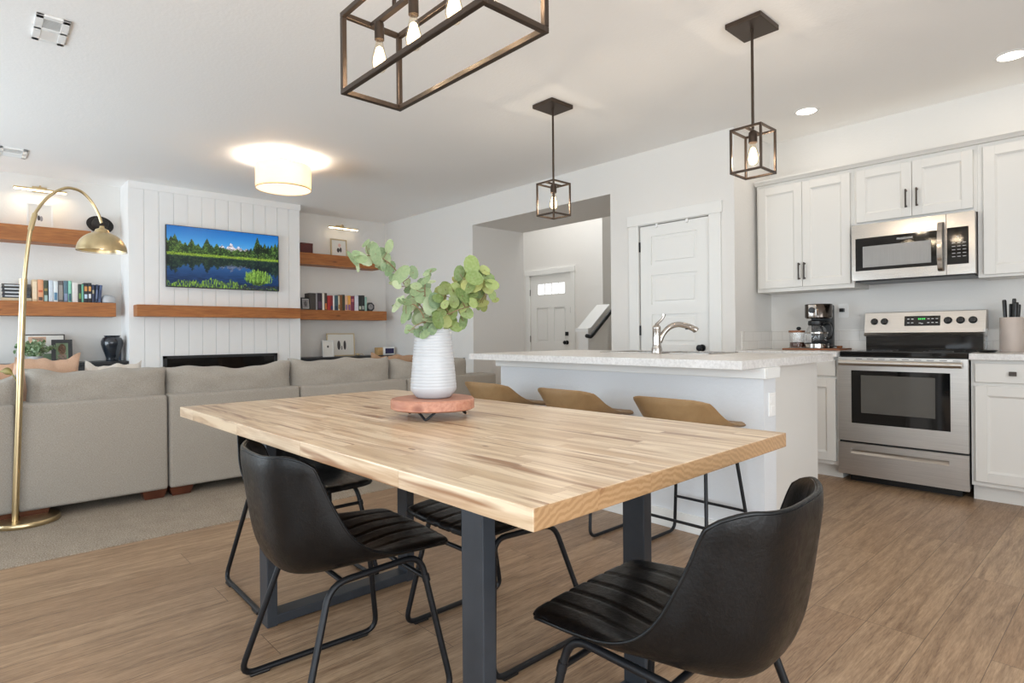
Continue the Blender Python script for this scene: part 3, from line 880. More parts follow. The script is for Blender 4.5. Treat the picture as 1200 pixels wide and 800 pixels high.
b = MB().box((IX0 - 0.03, 2.825, 0.845), (IX1 + 0.02, 2.85, 0.899), 0.003).box((IX1, 2.8505, 0.845), (IX1 + 0.02, 2.995, 0.899), 0.003).box((IX0 - 0.03, 2.8505, 0.845), (IX0, 2.985, 0.899), 0.003)
b.build('top_moulding', m_trim, isl)
MB().box((IX0 - 0.012, 2.838, 0), (IX1 + 0.0, 2.85, 0.098), 0.003).build('baseboard', m_trim, isl)
ou = thing('wall_outlet', 'white wall outlet on the end of the island', 'outlet', (IX1, 2.935, 0.712))
MB().box((IX1, 2.898, 0.655), (IX1 + 0.006, 2.972, 0.772), 0.003).build('cover_plate', m_whiteplastic, ou)
for zz in (0.69, 0.737):
    MB().box((IX1 + 0.0055, 2.915, zz - 0.017), (IX1 + 0.008, 2.955, zz + 0.017), 0.002).build('socket', m_whiteplastic, ou)
ctop = thing('countertop', 'pale speckled countertop on the kitchen island', 'countertop', (-2.28, 3.2, 0.9))
SX0, SX1, SY0, SY1 = -2.66, -1.86, 3.34, 3.68
c = MB(); ty = (2.62, 3.76); tx = (-3.30, -1.285)
for lo, hi in (((tx[0], ty[0]), (tx[1], SY0)), ((tx[0], SY1), (tx[1], ty[1])), ((tx[0], SY0), (SX0, SY1)), ((SX1, SY0), (tx[1], SY1))):
    c.box((lo[0], lo[1], 0.90), (hi[0], hi[1], 0.94))
c.build('slab', m_lam, ctop)
sk = thing('kitchen_sink', 'steel drop-in sink set in the island countertop', 'sink', ((SX0 + SX1) / 2, (SY0 + SY1) / 2, 0.94))
s = MB()
for lo, hi in (((SX0 - 0.02, SY0 - 0.02), (SX1 + 0.02, SY0 + 0.01)), ((SX0 - 0.02, SY1 - 0.01), (SX1 + 0.02, SY1 + 0.02)), ((SX0 - 0.02, SY0), (SX0 + 0.01, SY1)), ((SX1 - 0.01, SY0), (SX1 + 0.02, SY1)), (((SX0 + SX1) / 2 - 0.015, SY0), ((SX0 + SX1) / 2 + 0.015, SY1))):
    s.box((lo[0], lo[1], 0.9402), (hi[0], hi[1], 0.946), 0.002)
s.build('rim', m_chrome, sk)
s = MB()
for a, e in ((SX0 + 0.003, (SX0 + SX1) / 2 - 0.01), ((SX0 + SX1) / 2 + 0.01, SX1 - 0.003)):
    s.box((a, SY0 + 0.003, 0.905), (a + 0.004, SY1 - 0.003, 0.941)).box((e - 0.004, SY0 + 0.003, 0.905), (e, SY1 - 0.003, 0.941)).box((a, SY0 + 0.003, 0.905), (e, SY0 + 0.007, 0.941)).box((a, SY1 - 0.007, 0.905), (e, SY1 - 0.003, 0.941)).box((a, SY0 + 0.003, 0.902), (e, SY1 - 0.003, 0.906))
s.build('basin', m_steel, sk)
fc = thing('kitchen_faucet', 'polished nickel single-lever faucet on the island', 'faucet', (-2.18, 3.28, 0.94), math.radians(10), local=True)
MB().lathe([(0.001, 0), (0.034, 0), (0.036, 0.008), (0.033, 0.018), (0.034, 0.03), (0.029, 0.045), (0.0265, 0.06), (0.0255, 0.16), (0.027, 0.165), (0.024, 0.178), (0.012, 0.188), (0.001, 0.19)], seg=28).build('body', m_chrome, fc, 40)
sd = Vector((0.70, 0.71, 0))
def fp(a, z): return sd * a + Vector((0, 0, z))
pts = spline([fp(0.018, 0.075), fp(0.045, 0.13), fp(0.09, 0.172), fp(0.145, 0.188), fp(0.20, 0.180)], 6)
MB().tube(pts, [0.017 + 0.002 * (i / len(pts)) for i in range(len(pts))], seg=14).build('spout', m_chrome, fc, 60)
hd = MB().tube(spline([fp(0.20, 0.180), fp(0.225, 0.173), fp(0.262, 0.155), fp(0.272, 0.146)], 5), [0.0185] * 5 + [0.0195] * 5 + [0.022] * 5 + [0.018], seg=14).build('spray_head', m_chrome, fc, 60)
MB().box((-0.008, -0.006, -0.004), (0.008, 0.006, 0.004), 0.002, M=Matrix.Translation(fp(0.205, 0.158))).build('spray_button', m_blackplastic, hd)
lv = spline([fp(0.0, 0.186), fp(0.012, 0.20), fp(0.032, 0.218), fp(0.046, 0.238), fp(0.05, 0.256)], 5)
MB().tube(lv, [0.013 - 0.004 * math.sin(math.pi * i / (len(lv) - 1)) for i in range(len(lv))], seg=12, flat=0.7).build('lever', m_chrome, fc, 60)

# ------------------------------------------------------------------ kitchen run
def shaker(b, x0, x1, z0, z1, yf, rail=0.062, th=0.02):
    """raised-frame door front facing -Y at depth yf"""
    b.box((x0, yf, z0), (x0 + rail, yf + th, z1), 0.002, 1).box((x1 - rail, yf, z0), (x1, yf + th, z1), 0.002, 1)
    b.box((x0 + rail - 0.001, yf, z0), (x1 - rail + 0.001, yf + th, z0 + rail), 0.002, 1).box((x0 + rail - 0.001, yf, z1 - rail), (x1 - rail + 0.001, yf + th, z1), 0.002, 1)
    m = 0.012
    b.prism([(yf + 0.004, z0 + rail), (yf + 0.012, z0 + rail), (yf + 0.012, z0 + rail + m)], 'x', x0 + rail, x1 - rail)
    b.prism([(yf + 0.004, z1 - rail), (yf + 0.012, z1 - rail), (yf + 0.012, z1 - rail - m)], 'x', x0 + rail, x1 - rail)
    b.prism([(x0 + rail, yf + 0.004), (x0 + rail + m, yf + 0.012), (x0 + rail, yf + 0.012)], 'z', z0 + rail, z1 - rail)
    b.prism([(x1 - rail, yf + 0.004), (x1 - rail, yf + 0.012), (x1 - rail - m, yf + 0.012)], 'z', z0 + rail, z1 - rail)
    b.box((x0 + rail - 0.001, yf + 0.011, z0 + rail - 0.001), (x1 - rail + 0.001, yf + 0.018, z1 - rail + 0.001))
    return b
def bar_pull(parent, x, z0, z1, yf):
    b = MB().box((x - 0.005, yf - 0.03, z0), (x + 0.005, yf - 0.02, z1), 0.002)
    for zz in (z0 + 0.004, z1 - 0.016): b.box((x - 0.005, yf - 0.024, zz), (x + 0.005, yf, zz + 0.012), 0.0015)
    b.build('handle', m_handle, parent)
YU = 4.92
def upper(label, x0, x1, z0, z1, doors, handles, zd0):
    u = thing('upper_cabinet', label, 'cabinet', ((x0 + x1) / 2, YK, z0), group='white upper cabinets')
    MB().box((x0, YU, z0), (x1, YK - 0.001, z1)).build('body', m_cab, u)
    for (a, c), h in zip(doors, handles):
        d = shaker(MB(), a, c, zd0, 2.272, YU - 0.0205).build('door', m_cab, u)
        if h: bar_pull(d, h[0], h[1], h[2], YU - 0.0205)
    return u
G_ = None
upper('white two-door upper cabinet at the left end, above the coffee maker', -2.268, -1.5265, 1.405, 2.30, [(-2.25, -1.8985), (-1.8955, -1.548)], [(-1.918, 1.49, 1.625), (-1.876, 1.49, 1.625)], 1.435)
upper('short white two-door upper cabinet above the microwave', -1.5255, -0.785, 1.858, 2.30, [(-1.505, -1.152), (-1.149, -0.806)], [(-1.183, 1.945, 2.075), (-1.118, 1.945, 2.075)], 1.883)
upper('tall white upper cabinet right of the microwave', -0.784, 0.10, 1.42, 2.30, [(-0.753, -0.33), (-0.327, 0.09)], [(-0.352, 1.49, 1.625), (-0.305, 1.49, 1.625)], 1.436)
cr = MB().prism([(YK, 2.3005), (YU - 0.022, 2.3005), (YU - 0.03, 2.312), (YU - 0.045, 2.325), (YU - 0.045, 2.335), (YK, 2.335)], 'x', -2.275, 0.11)
tag(cr.build('crown_moulding', m_cab, org=(-1.1, YU, 2.30)), 'white crown moulding along the tops of the upper cabinets', 'moulding')

# microwave
mw = thing('microwave', 'stainless over-range microwave with a curved bar handle', 'microwave', (-1.155, 5.05, 1.44))
X0, X1, Z0, Z1, YM = -1.5215, -0.7885, 1.448, 1.8575, 4.85
MB().box((X0, YM + 0.03, Z0), (X1, YK - 0.002, Z1), 0.003).build('body', mat('microwave_case', (150, 142, 134), 0.35, 0.8), mw)
ds = -0.9435
f = MB()
# door face with a window opening, then the control side
def faced(b, x0, x1, z0, z1, yf, th, hole):
    hx0, hx1, hz0, hz1 = hole
    for lo, hi in (((x0, z0), (hx0, z1)), ((hx1, z0), (x1, z1)), ((hx0, z0), (hx1, hz0)), ((hx0, hz1), (hx1, z1))):
        b.box((lo[0], yf, lo[1]), (hi[0], yf + th, hi[1]))
    return b
door = faced(MB(), X0, ds - 0.0015, Z0, Z1, YM, 0.03, (-1.497, -0.966, 1.517, 1.757)).build('door', m_steel, mw)
MB().box((-1.498, YM + 0.004, 1.516), (-0.965, YM + 0.012, 1.758)).build('window_frame', m_blackglass, door)
MB().box((-1.45, YM + 0.002, 1.541), (-1.03, YM + 0.0045, 1.695), 0.001).build('window', m_microglass, door)
hp = spline([(-0.972, YM - 0.002, 1.805), (-0.972, YM - 0.028, 1.79), (-0.972, YM - 0.046, 1.72), (-0.972, YM - 0.05, 1.64), (-0.972, YM - 0.046, 1.56), (-0.972, YM - 0.028, 1.49), (-0.972, YM - 0.002, 1.475)], 6)
b = MB(); rr = []
for q in hp: rr.append([q + Vector((dx, dy, 0)) for dx, dy in ((-0.016, -0.002), (-0.013, -0.007), (0.013, -0.007), (0.016, -0.002), (0.013, 0.005), (-0.013, 0.005))])
b.rings(rr).build('handle', m_chrome, door, 40)
t = bpy.data.curves.new('lettering', 'FONT'); t.body = 'FRIGIDAIRE'; t.size = 0.019; t.extrude = 0.0004; t.align_x = 'CENTER'; t.align_y = 'CENTER'
to = bpy.data.objects.new('lettering_curve', t); C.objects.link(to)
tm = bpy.data.meshes.new_from_object(to); tm.materials.clear(); tm.materials.append(m_print)
bpy.data.objects.remove(to); bpy.data.curves.remove(t)
to = bpy.data.objects.new('lettering', tm); C.objects.link(to)
to.rotation_euler = (math.pi / 2, 0, 0); to.parent = door
to.location = Vector((-1.185, YM + 0.0035, 1.727)) - mw.location
pc = faced(MB(), ds + 0.0015, X1, Z0, Z1, YM, 0.03, (-0.948 + 0.008, -0.822, 1.515, 1.762)).build('control_side', m_steel, mw)
MB().box((-0.9415, YM + 0.002, 1.514), (-0.821, YM + 0.012, 1.763)).build('control_panel', m_blackglass, pc)
b = MB()
for i in range(5):
    for j in range(3):
        b.box((-0.913 + j * 0.029, YM + 0.0012, 1.565 + i * 0.023), (-0.895 + j * 0.029, YM + 0.0022, 1.5675 + i * 0.023))
b.box((-0.886, YM + 0.0012, 1.695), (-0.876, YM + 0.0022, 1.702))
b.build('control_marks', m_print, pc)
MB().box((X0 + 0.02, YM + 0.012, Z0 - 0.012), (X1 - 0.01, 5.2, Z0 - 0.0005), 0.003).build('vent_grille', m_blackplastic, mw)

# range
rg = thing('range', 'stainless electric range with a black glass cooktop', 'range', (-1.165, 4.93, 0))
RX0, RX1, YR0 = -1.546, -0.792, 4.62
MB().box((RX0 + 0.006, YR0 + 0.045, 0.06), (RX1 - 0.004, YK - 0.03, 0.905)).box((RX0 + 0.05, YR0 + 0.09, 0.0), (RX1 - 0.05, YK - 0.08, 0.06)).build('body', m_blackplastic, rg)
MB().box((RX0 + 0.002, YR0 + 0.028, 0.895), (RX1 - 0.002, 5.16, 0.932), 0.006).build('cooktop', m_blackglass, rg)
b = MB()
for cx, cy, r in ((-1.36, 4.79, 0.105), (-0.98, 4.79, 0.08), (-1.36, 5.03, 0.08), (-0.98, 5.03, 0.1)):
    b.lathe([(r, 0.9323), (r + 0.004, 0.9323), (r + 0.004, 0.9328), (r, 0.9328), (r, 0.9323)], (cx, cy, 0), 40)
b.build('burner_ring', mat('burner_print', (70, 70, 72), 0.3), rg)
od = faced(MB(), RX0, RX1, 0.296, 0.89, YR0, 0.04, (-1.461, -0.884, 0.424, 0.798)).box((RX0 + 0.01, YR0 + 0.02, 0.31), (RX1 - 0.01, YR0 + 0.04, 0.88)).build('oven_door', m_range, rg)
MB().box((-1.462, YR0 + 0.003, 0.423), (-0.883, YR0 + 0.0195, 0.799)).build('door_glass', m_blackglass, od)
MB().box((-1.40, YR0 + 0.0015, 0.50), (-0.965, YR0 + 0.0035, 0.765), 0.001).build('window', m_ovenglass, od)
b = MB().cyl((-1.525, YR0 - 0.045, 0.853), (-0.815, YR0 - 0.045, 0.853), 0.019, seg=20)
for xx in (-1.49, -0.85): b.box((xx - 0.014, YR0 - 0.043, 0.842), (xx + 0.014, YR0 + 0.002, 0.864), 0.003)
b.build('handle', m_range, od, 40)
b = MB()
for i in range(9): b.box((-1.43 + i * 0.07, YR0 - 0.0008, 0.877), (-1.39 + i * 0.07, YR0 + 0.004, 0.8805))
b.build('vent_slots', m_blackplastic, od)
dr = faced(MB(), RX0, RX1, 0.057, 0.282, YR0, 0.03, (-1.468, -0.893, 0.206, 0.243)).build('storage_drawer', m_range, rg)
MB().prism([(YR0 + 0.002, 0.206), (YR0 + 0.022, 0.232), (YR0 + 0.022, 0.243), (YR0 + 0.029, 0.243), (YR0 + 0.029, 0.206)], 'x', -1.468, -0.893).build('handle_recess', m_range, dr)
MB().box((RX0 + 0.004, YR0 + 0.02, 0.28), (RX1 - 0.004, YR0 + 0.045, 0.298)).build('gap_trim', m_blackplastic, rg)
bg = MB().prism([(5.13, 0.930), (5.225, 0.930), (5.225, 1.205), (5.19, 1.205)], 'x', -1.526, -0.782)
bg = MB().prism([(5.158, 0.926), (5.225, 0.926), (5.225, 1.04), (5.158, 1.04)], 'x', -1.522, -0.786).build('backsplash_panel', m_blackglass, rg)
b = MB().prism([(5.125, 1.034), (5.118, 1.046), (5.132, 1.062), (5.158, 1.212), (5.166, 1.216), (5.225, 1.216), (5.225, 1.034)], 'x', -1.5265, -0.7815)
bk = b.build('backguard', m_range, rg)
tilt = math.atan2(5.158 - 5.132, 1.212 - 1.062)
def onbg(x, z, out=0.0):  # a point on the sloping face of the backguard
    t_ = (z - 1.062) / 0.15
    return Vector((x, 5.132 + 0.026 * t_ - out, z))
MF = Matrix.Rotation(-tilt, 4, 'X')
b = MB(); b.box((-0.111, -0.003, -0.037), (0.111, 0.002, 0.037), 0.002, M=Matrix.Translation(onbg(-1.151, 1.146)) @ MF)
dp = b.build('display_panel', m_blackglass, bk)
b = MB()
for dx, dz in ((-0.085, 0.014), (-0.06, 0.014), (-0.085, -0.014), (-0.06, -0.014), (0.04, 0.014), (0.065, 0.014), (0.09, 0.014), (0.04, -0.014), (0.065, -0.014), (0.09, -0.014), (-0.012, -0.016), (0.0, -0.02)):
    b.box((dx - 0.007, -0.0042, dz - 0.0025), (dx + 0.007, -0.0032, dz + 0.0025), M=Matrix.Translation(onbg(-1.151, 1.146)) @ MF)
b.build('display_marks', m_print, dp)
b = MB()
for dx in (-0.02, -0.009, 0.004, 0.015): b.box((dx - 0.004, -0.0042, 0.009), (dx + 0.004, -0.0032, 0.02), M=Matrix.Translation(onbg(-1.151, 1.146)) @ MF)
b.build('display_digits', emit_mat('green_display', (70, 190, 90), 0.8), dp)
for xk in (-1.46, -1.392, -0.995, -0.922, -0.852):
    k = MB().lathe([(0.001, 0), (0.025, 0), (0.025, 0.006), (0.019, 0.01), (0.017, 0.03), (0.001, 0.031)], seg=24)
    k.box((-0.004, -0.017, 0.03), (0.004, 0.017, 0.036), 0.0015)
    k.build('knob', m_blackplastic, bk, 40, xf=Matrix.Translation(onbg(xk, 1.146)) @ MF @ Matrix.Rotation(math.pi / 2, 4, 'X'))

# base cabinets
def base(label, x0, x1, fronts, side=1):
    u = thing('base_cabinet', label, 'cabinet', ((x0 + x1) / 2, YK, 0), group='white base cabinets')
    MB().box((x0, 4.66, 0.1), (x1, YK - 0.001, 0.888)).box((x0, 4.72, 0.0), (x1, YK - 0.001, 0.1)).build('body', m_cab, u)
    for a, c in fronts:
        d = MB().box((a, 4.64, 0.748), (c, 4.6595, 0.868), 0.003, 1).build('drawer', m_cab, u)
        cx = (a + c) / 2
        MB().box((cx - 0.018, 4.615, 0.795), (cx + 0.018, 4.625, 0.821), 0.002).box((cx - 0.007, 4.62, 0.801), (cx + 0.007, 4.641, 0.815)).build('knob', m_handle, d)
        d = shaker(MB(), a, c, 0.128, 0.728, 4.6395).build('door', m_cab, u)
        bar_pull(d, c - 0.03 if side > 0 else a + 0.03, 0.58, 0.70, 4.6395)
    return u
base('white base cabinet between the island end and the range', -2.299, -1.552, [(-2.28, -1.925), (-1.92, -1.572)], -1)
base('white base cabinet right of the range', -0.784, 0.35, [(-0.763, -0.39), (-0.385, -0.01), (-0.005, 0.34)])
MB_ = MB().box((XKL + 0.001, 4.605, 0.8885), (-1.550, YK - 0.001, 0.928), 0.004)
tag(MB_.build('countertop', m_lam, org=(-1.92, 4.93, 0.8885)), 'pale speckled countertop under the coffee maker', 'countertop')
tag(MB().box((-0.786, 4.605, 0.8885), (0.35, YK - 0.001, 0.928), 0.004).build('countertop', m_lam, org=(-0.22, 4.93, 0.8885)), 'pale speckled countertop right of the range', 'countertop')
struct(MB().box((XKL, YK - 0.009, 0.9285), (0.35, YK, 1.083)).box((XKL, 4.686, 0.9285), (XKL + 0.009, YK, 1.083)).build('wall_backsplash', m_tile), 'low white tile backsplash behind the counter')

# things on the kitchen counter
zc = 0.9285
tr = tag(MB().box((-2.05, 4.87, zc), (-1.615, 5.13, zc + 0.014), 0.005).build('serving_board', m_board, org=(-1.84, 5.0, zc)), 'flat wooden board under the coffee maker', 'board')
zb = zc + 0.0145
cm = thing('coffee_maker', 'black and chrome drip coffee maker with a glass carafe', 'coffee maker', (-1.815, 5.02, zb))
MB().lathe([(0.001, 0), (0.088, 0), (0.088, 0.038), (0.08, 0.043), (0.001, 0.043)], (-1.825, 4.985, zb), 40).build('base', m_blackplastic, cm, 40)
MB().lathe([(0.0885, 0.004), (0.0895, 0.004), (0.0895, 0.034), (0.0885, 0.034)], (-1.825, 4.985, zb), 40).build('base_band', m_chrome, cm, 40)
MB().box((-1.895, 5.055, zb), (-1.735, 5.125, zb + 0.345), 0.015).build('tower', m_blackplastic, cm, 40)
MB().lathe([(0.001, 0.235), (0.09, 0.235), (0.1, 0.245), (0.1, 0.345), (0.096, 0.35), (0.001, 0.35)], (-1.817, 5.01, zb), 40).build('brew_head', mat('smoked_chrome', (92, 84, 78), 0.16, 1.0), cm, 40)
MB().box((-1.855, 4.899, zb + 0.24), (-1.795, 4.92, zb + 0.345), 0.006).build('front_plate', m_chrome, cm, 40)
MB().lathe([(0.001, 0), (0.024, 0), (0.024, 0.012), (0.02, 0.016), (0.001, 0.016)], seg=24).build('dial', m_blackplastic, cm, 40, xf=Matrix.Translation((-1.825, 4.899, zb + 0.3)) @ Matrix.Rotation(math.pi / 2, 4, 'X'))
cf = MB().lathe([(0.001, 0.045), (0.07, 0.045), (0.08, 0.06), (0.082, 0.10), (0.07, 0.155), (0.055, 0.178), (0.052, 0.178), (0.066, 0.155), (0.078, 0.10), (0.075, 0.062), (0.001, 0.05)], (-1.825, 4.985, zb), 36).build('carafe', m_glass, cm, 50)
MB().lathe([(0.001, 0.18), (0.058, 0.18), (0.062, 0.192), (0.06, 0.215), (0.03, 0.225), (0.001, 0.228)], (-1.825, 4.985, zb), 32).build('carafe_lid', m_blackplastic, cf, 40)
MB().lathe([(0.079, 0.166 - 0.05), (0.084, 0.166 - 0.05), (0.0845, 0.128), (0.0795, 0.128)], (-1.825, 4.985, zb), 36).build('carafe_band', m_chrome, cf, 40)
MB().tube(spline([(-1.765, 4.965, zb + 0.195), (-1.72, 4.95, zb + 0.2), (-1.695, 4.94, zb + 0.17), (-1.70, 4.942, zb + 0.10), (-1.735, 4.952, zb + 0.075)], 5), 0.011, seg=10).build('carafe_handle', m_blackplastic, cf, 60)
jr = thing('glass_canister', 'small glass canister with a wooden lid beside the coffee maker', 'canister', (-1.975, 4.98, zb))
MB().lathe([(0.001, 0), (0.056, 0), (0.058, 0.005), (0.058, 0.125), (0.054, 0.125), (0.054, 0.006), (0.001, 0.005)], (-1.975, 4.98, zb), 32).build('jar', m_glass, jr, 40)
MB().lathe([(0.001, 0.006), (0.0535, 0.006), (0.0535, 0.045), (0.001, 0.05)], (-1.975, 4.98, zb), 28).build('coffee_beans', mat('coffee', (78, 46, 30), 0.7, var=0.4, vscale=160), jr)
MB().lathe([(0.001, 0.1255), (0.062, 0.1255), (0.063, 0.13), (0.062, 0.142), (0.001, 0.143)], (-1.975, 4.98, zb), 32).build('lid', m_board, jr, 40)
MB().ball((-1.96, 4.98, zb + 0.158), (0.018, 0.018, 0.015)).build('lid_knob', m_blackplastic, jr, 60)
sp = thing('coffee_scoop', 'dark coffee scoop lying on the wooden board', 'scoop', (-1.66, 4.95, zb))
MB().lathe([(0.001, 0), (0.018, 0.002), (0.022, 0.02), (0.019, 0.02), (0.015, 0.004), (0.001, 0.003)], (-1.645, 4.95, zb), 20).build('bowl', mat('copper', (176, 120, 84), 0.3, 0.9), sp, 40)
MB().tube([(-1.665, 4.945, zb + 0.016), (-1.70, 4.93, zb + 0.022), (-1.725, 4.92, zb + 0.03)], 0.004, seg=8).build('handle', m_blackplastic, sp, 60)
pl_ = thing('wall_plug', 'black plug in the outlet behind the coffee maker', 'plug', (-1.715, YK, 1.245))
MB().box((-1.75, YK - 0.006, 1.185), (-1.675, YK, 1.30), 0.003).build('cover_plate', m_whiteplastic, pl_)
MB().box((-1.735, YK - 0.035, 1.232), (-1.70, YK - 0.006, 1.262), 0.005).build('plug', m_blackplastic, pl_)

kn = thing('utensil_crock', 'pale pink ceramic crock holding black utensils right of the range', 'crock', (-0.635, 5.06, zc))
MB().lathe([(0.001, 0), (0.060, 0), (0.062, 0.004), (0.062, 0.224), (0.060, 0.228), (0.056, 0.224), (0.056, 0.008), (0.001, 0.008)], (-0.635, 5.06, zc), 36).build('crock', mat('pink_ceramic', (196, 182, 172), 0.5, var=0.05), kn, 40)
ul = ['leftmost black utensil handle standing in the pink crock', 'tallest black utensil handle, in the middle of the pink crock', 'black utensil handle leaning to the front of the pink crock', 'short black utensil handle at the back of the pink crock', 'rightmost black utensil handle in the pink crock']
for (dx, dy, tx_, ty_, zt, r), lb in zip(((-0.024, 0.0, -0.036, 0.0, 0.345, 0.013), (0.005, 0.012, 0.012, 0.02, 0.352, 0.012), (0.015, -0.025, 0.028, -0.03, 0.325, 0.015), (-0.012, 0.022, -0.006, 0.03, 0.318, 0.011), (0.024, 0.010, 0.037, 0.013, 0.312, 0.011)), ul):
    b = MB().tube([(-0.635 + dx, 5.06 + dy, zc + 0.01), (-0.635 + dx + (tx_ - dx) * .6, 5.06 + dy + (ty_ - dy) * .6, zc + 0.2), (-0.635 + tx_, 5.06 + ty_, zc + zt - 0.01), (-0.635 + tx_ * 1.02, 5.06 + ty_, zc + zt)], [r * .5, r * .85, r, r * .8], seg=12, flat=0.7)
    tag(b.build('utensil', m_blackplastic, smooth=60, org=(-0.635 + dx, 5.06 + dy, zc + 0.01)), lb, 'utensil', 'black utensils in the crock')
gj = thing('glass_jar', 'clear square glass jar between the range and the pink crock', 'jar', (-0.715, 4.93, zc))
b = MB()
for lo, hi in (((-0.757, 4.89), (-0.753, 4.97)), ((-0.677, 4.89), (-0.673, 4.97)), ((-0.757, 4.89), (-0.673, 4.894)), ((-0.757, 4.966), (-0.673, 4.97))):
    b.box((lo[0], lo[1], zc), (hi[0], hi[1], zc + 0.155), 0.001, 1)
b.build('jar', m_glass, gj)
MB().box((-0.752, 4.895, zc + 0.002), (-0.678, 4.965, zc + 0.012)).build('base', m_glass, gj)
so = tag(MB().lathe([(0.001, 0), (0.04, 0.002), (0.055, 0.014), (0.052, 0.016), (0.038, 0.006), (0.001, 0.005)], (-0.725, 4.80, zc), 28).build('spoon_rest', m_blackplastic, smooth=50, org=(-0.725, 4.80, zc)), 'small dark dish beside the range', 'dish')

# ------------------------------------------------------------------ sectional sofa
ZF = 0.0065
sofa = thing('sectional_sofa', 'long oatmeal linen sectional sofa seen from behind', 'sofa', (-4.9, 1.9, ZF))
mods = [(-0.85, 0.195), (0.205, 0.975), (0.985, 1.875), (1.885, 2.84), (2.85, 3.88)]
for a, c in mods:
    MB().box((-4.72, a, 0.065), (-4.45, c, 0.69), 0.022, 3).build('back_frame', m_sofa, sofa, 60)
    MB().box((-5.45, a + 0.01, 0.065), (-4.73, c - 0.01, 0.30), 0.02, 3).build('seat_base', m_sofa, sofa, 60)
    MB().box((-5.48, a + 0.012, 0.305), (-4.735, c - 0.012, 0.46), 0.05, 4).build('seat_cushion', m_sofa, sofa, 60)
    for yy in (a + 0.075, c - 0.075):
        b = MB()
        for s0, z in ((0.055, 0.064), (0.045, ZF)):
            pass
        b.rings([[(-4.53 + sx * q, yy + sy * q * 1.25, z) for sx, sy in ((-1, -1), (1, -1), (1, 1), (-1, 1))] for q, z in ((0.044, ZF + 0.0003), (0.058, 0.0648))])
        b.build('foot', m_woodfoot, sofa)
def pillow(x, y, z, L, H, D, sag=0.0, seed=0, power=3.2, nu=28, nv=18, ears=0.0):
    """loose cushion: L along y, H along z, D along x; (x, y, z) is the middle of its bottom edge"""
    rnd = random.Random(seed)
    ph = [rnd.uniform(0, 6.28) for _ in range(6)]
    rings = []
    for i in range(nv + 1):
        v = -1 + 2 * i / nv
        ring = []
        for side in (1, -1):
            for j in range(nu + 1):
                u = -1 + 2 * j / nu
                if side == -1: u = -u
                e = max(0.0, (1 - abs(u) ** power) * (1 - abs(v) ** power)) ** 0.5
                th = D / 2 * e
                yy = u * L / 2 * (1 - 0.03 * (1 - abs(v))) ; zz = v * H / 2
                zz -= sag * (1 - u * u) * (0.5 + v / 2)
                zz += ears * (abs(u) ** 3) * (0.5 + v / 2)
                wob = 0.006 * math.sin(7 * u + ph[0]) * math.sin(5 * v + ph[1]) + 0.004 * math.sin(17 * u + ph[2] + 3 * v) * max(0, v)
                zz += 0.010 * math.sin(5 * u + ph[3]) * max(0, v) + 0.005 * math.sin(13 * u + ph[4]) * max(0, v)
                ring.append(Vector((x + side * th + wob * e, y + yy, z + H / 2 + zz)))
        rings.append(ring)
    return MB().rings(rings)
cus = [(-0.30, 0.22, 0.235, 0.02, 1), (0.265, 0.99, 0.26, 0.012, 2), (1.0, 1.855, 0.255, 0.022, 3), (1.865, 2.735, 0.265, 0.004, 4), (2.75, 3.60, 0.235, 0.02, 5)]
for k, (a, c, h, sag, sd_) in enumerate(cus):
    b = pillow(-4.62, (a + c) / 2, 0.62, c - a + 0.035, h, 0.24, sag, sd_, 4.5, 34, 20, 0.008)
    o = b.build('back_cushion', m_sofa, sofa, 70)
    ed = []
    for j in range(41):
        u = -1 + 2 * j / 40
        ed.append(((-4.62 + 0.045), (a + c) / 2 + u * (c - a) / 2 * 0.93, 0.62 + h * 0.93 - sag * (1 - u * u) + 0.008 * abs(u) ** 3))
def throw(name, label, c, L, H, D, m, rot, lean, seed, group='throw pillows on the sofa'):
    b = pillow(0, 0, 0, L, H, D, -0.0, seed, 2.2, 22, 16, 0.035)
    M_ = Matrix.Translation(c) @ Matrix.Rotation(rot, 4, 'Z') @ Matrix.Rotation(lean, 4, 'Y')
    o = b.build(name, m, None, 70, org=c, xf=M_)
    return tag(o, label, 'pillow', group)
throw('throw_pillow', 'salmon throw pillow on the sofa behind the arc lamp pole', (-4.98, 0.33, 0.49), 0.40, 0.46, 0.18, m_salmon, 0.5, 0.25, 11)
throw('throw_pillow', 'cream throw pillow peeking over the sofa cushion beside the black photo frame', (-5.05, 0.74, 0.465), 0.34, 0.43, 0.16, m_cream, 0.1, 0.25, 12)
throw('throw_pillow', 'pale pink throw pillow at the far left edge of the sofa', (-5.02, 0.0, 0.47), 0.44, 0.44, 0.17, m_salmon, 0.1, 0.25, 13)
throw('throw_pillow', 'brown throw pillow behind the pale pink one at the left edge', (-5.22, -0.1, 0.465), 0.46, 0.50, 0.16, m_brownfab, 0.2, 0.25, 14)
throw('throw_pillow', 'tan throw pillow on the far right of the sofa beside the white vase', (-5.0, 3.02, 0.465), 0.44, 0.43, 0.16, m_brownfab, -0.35, 0.25, 15)

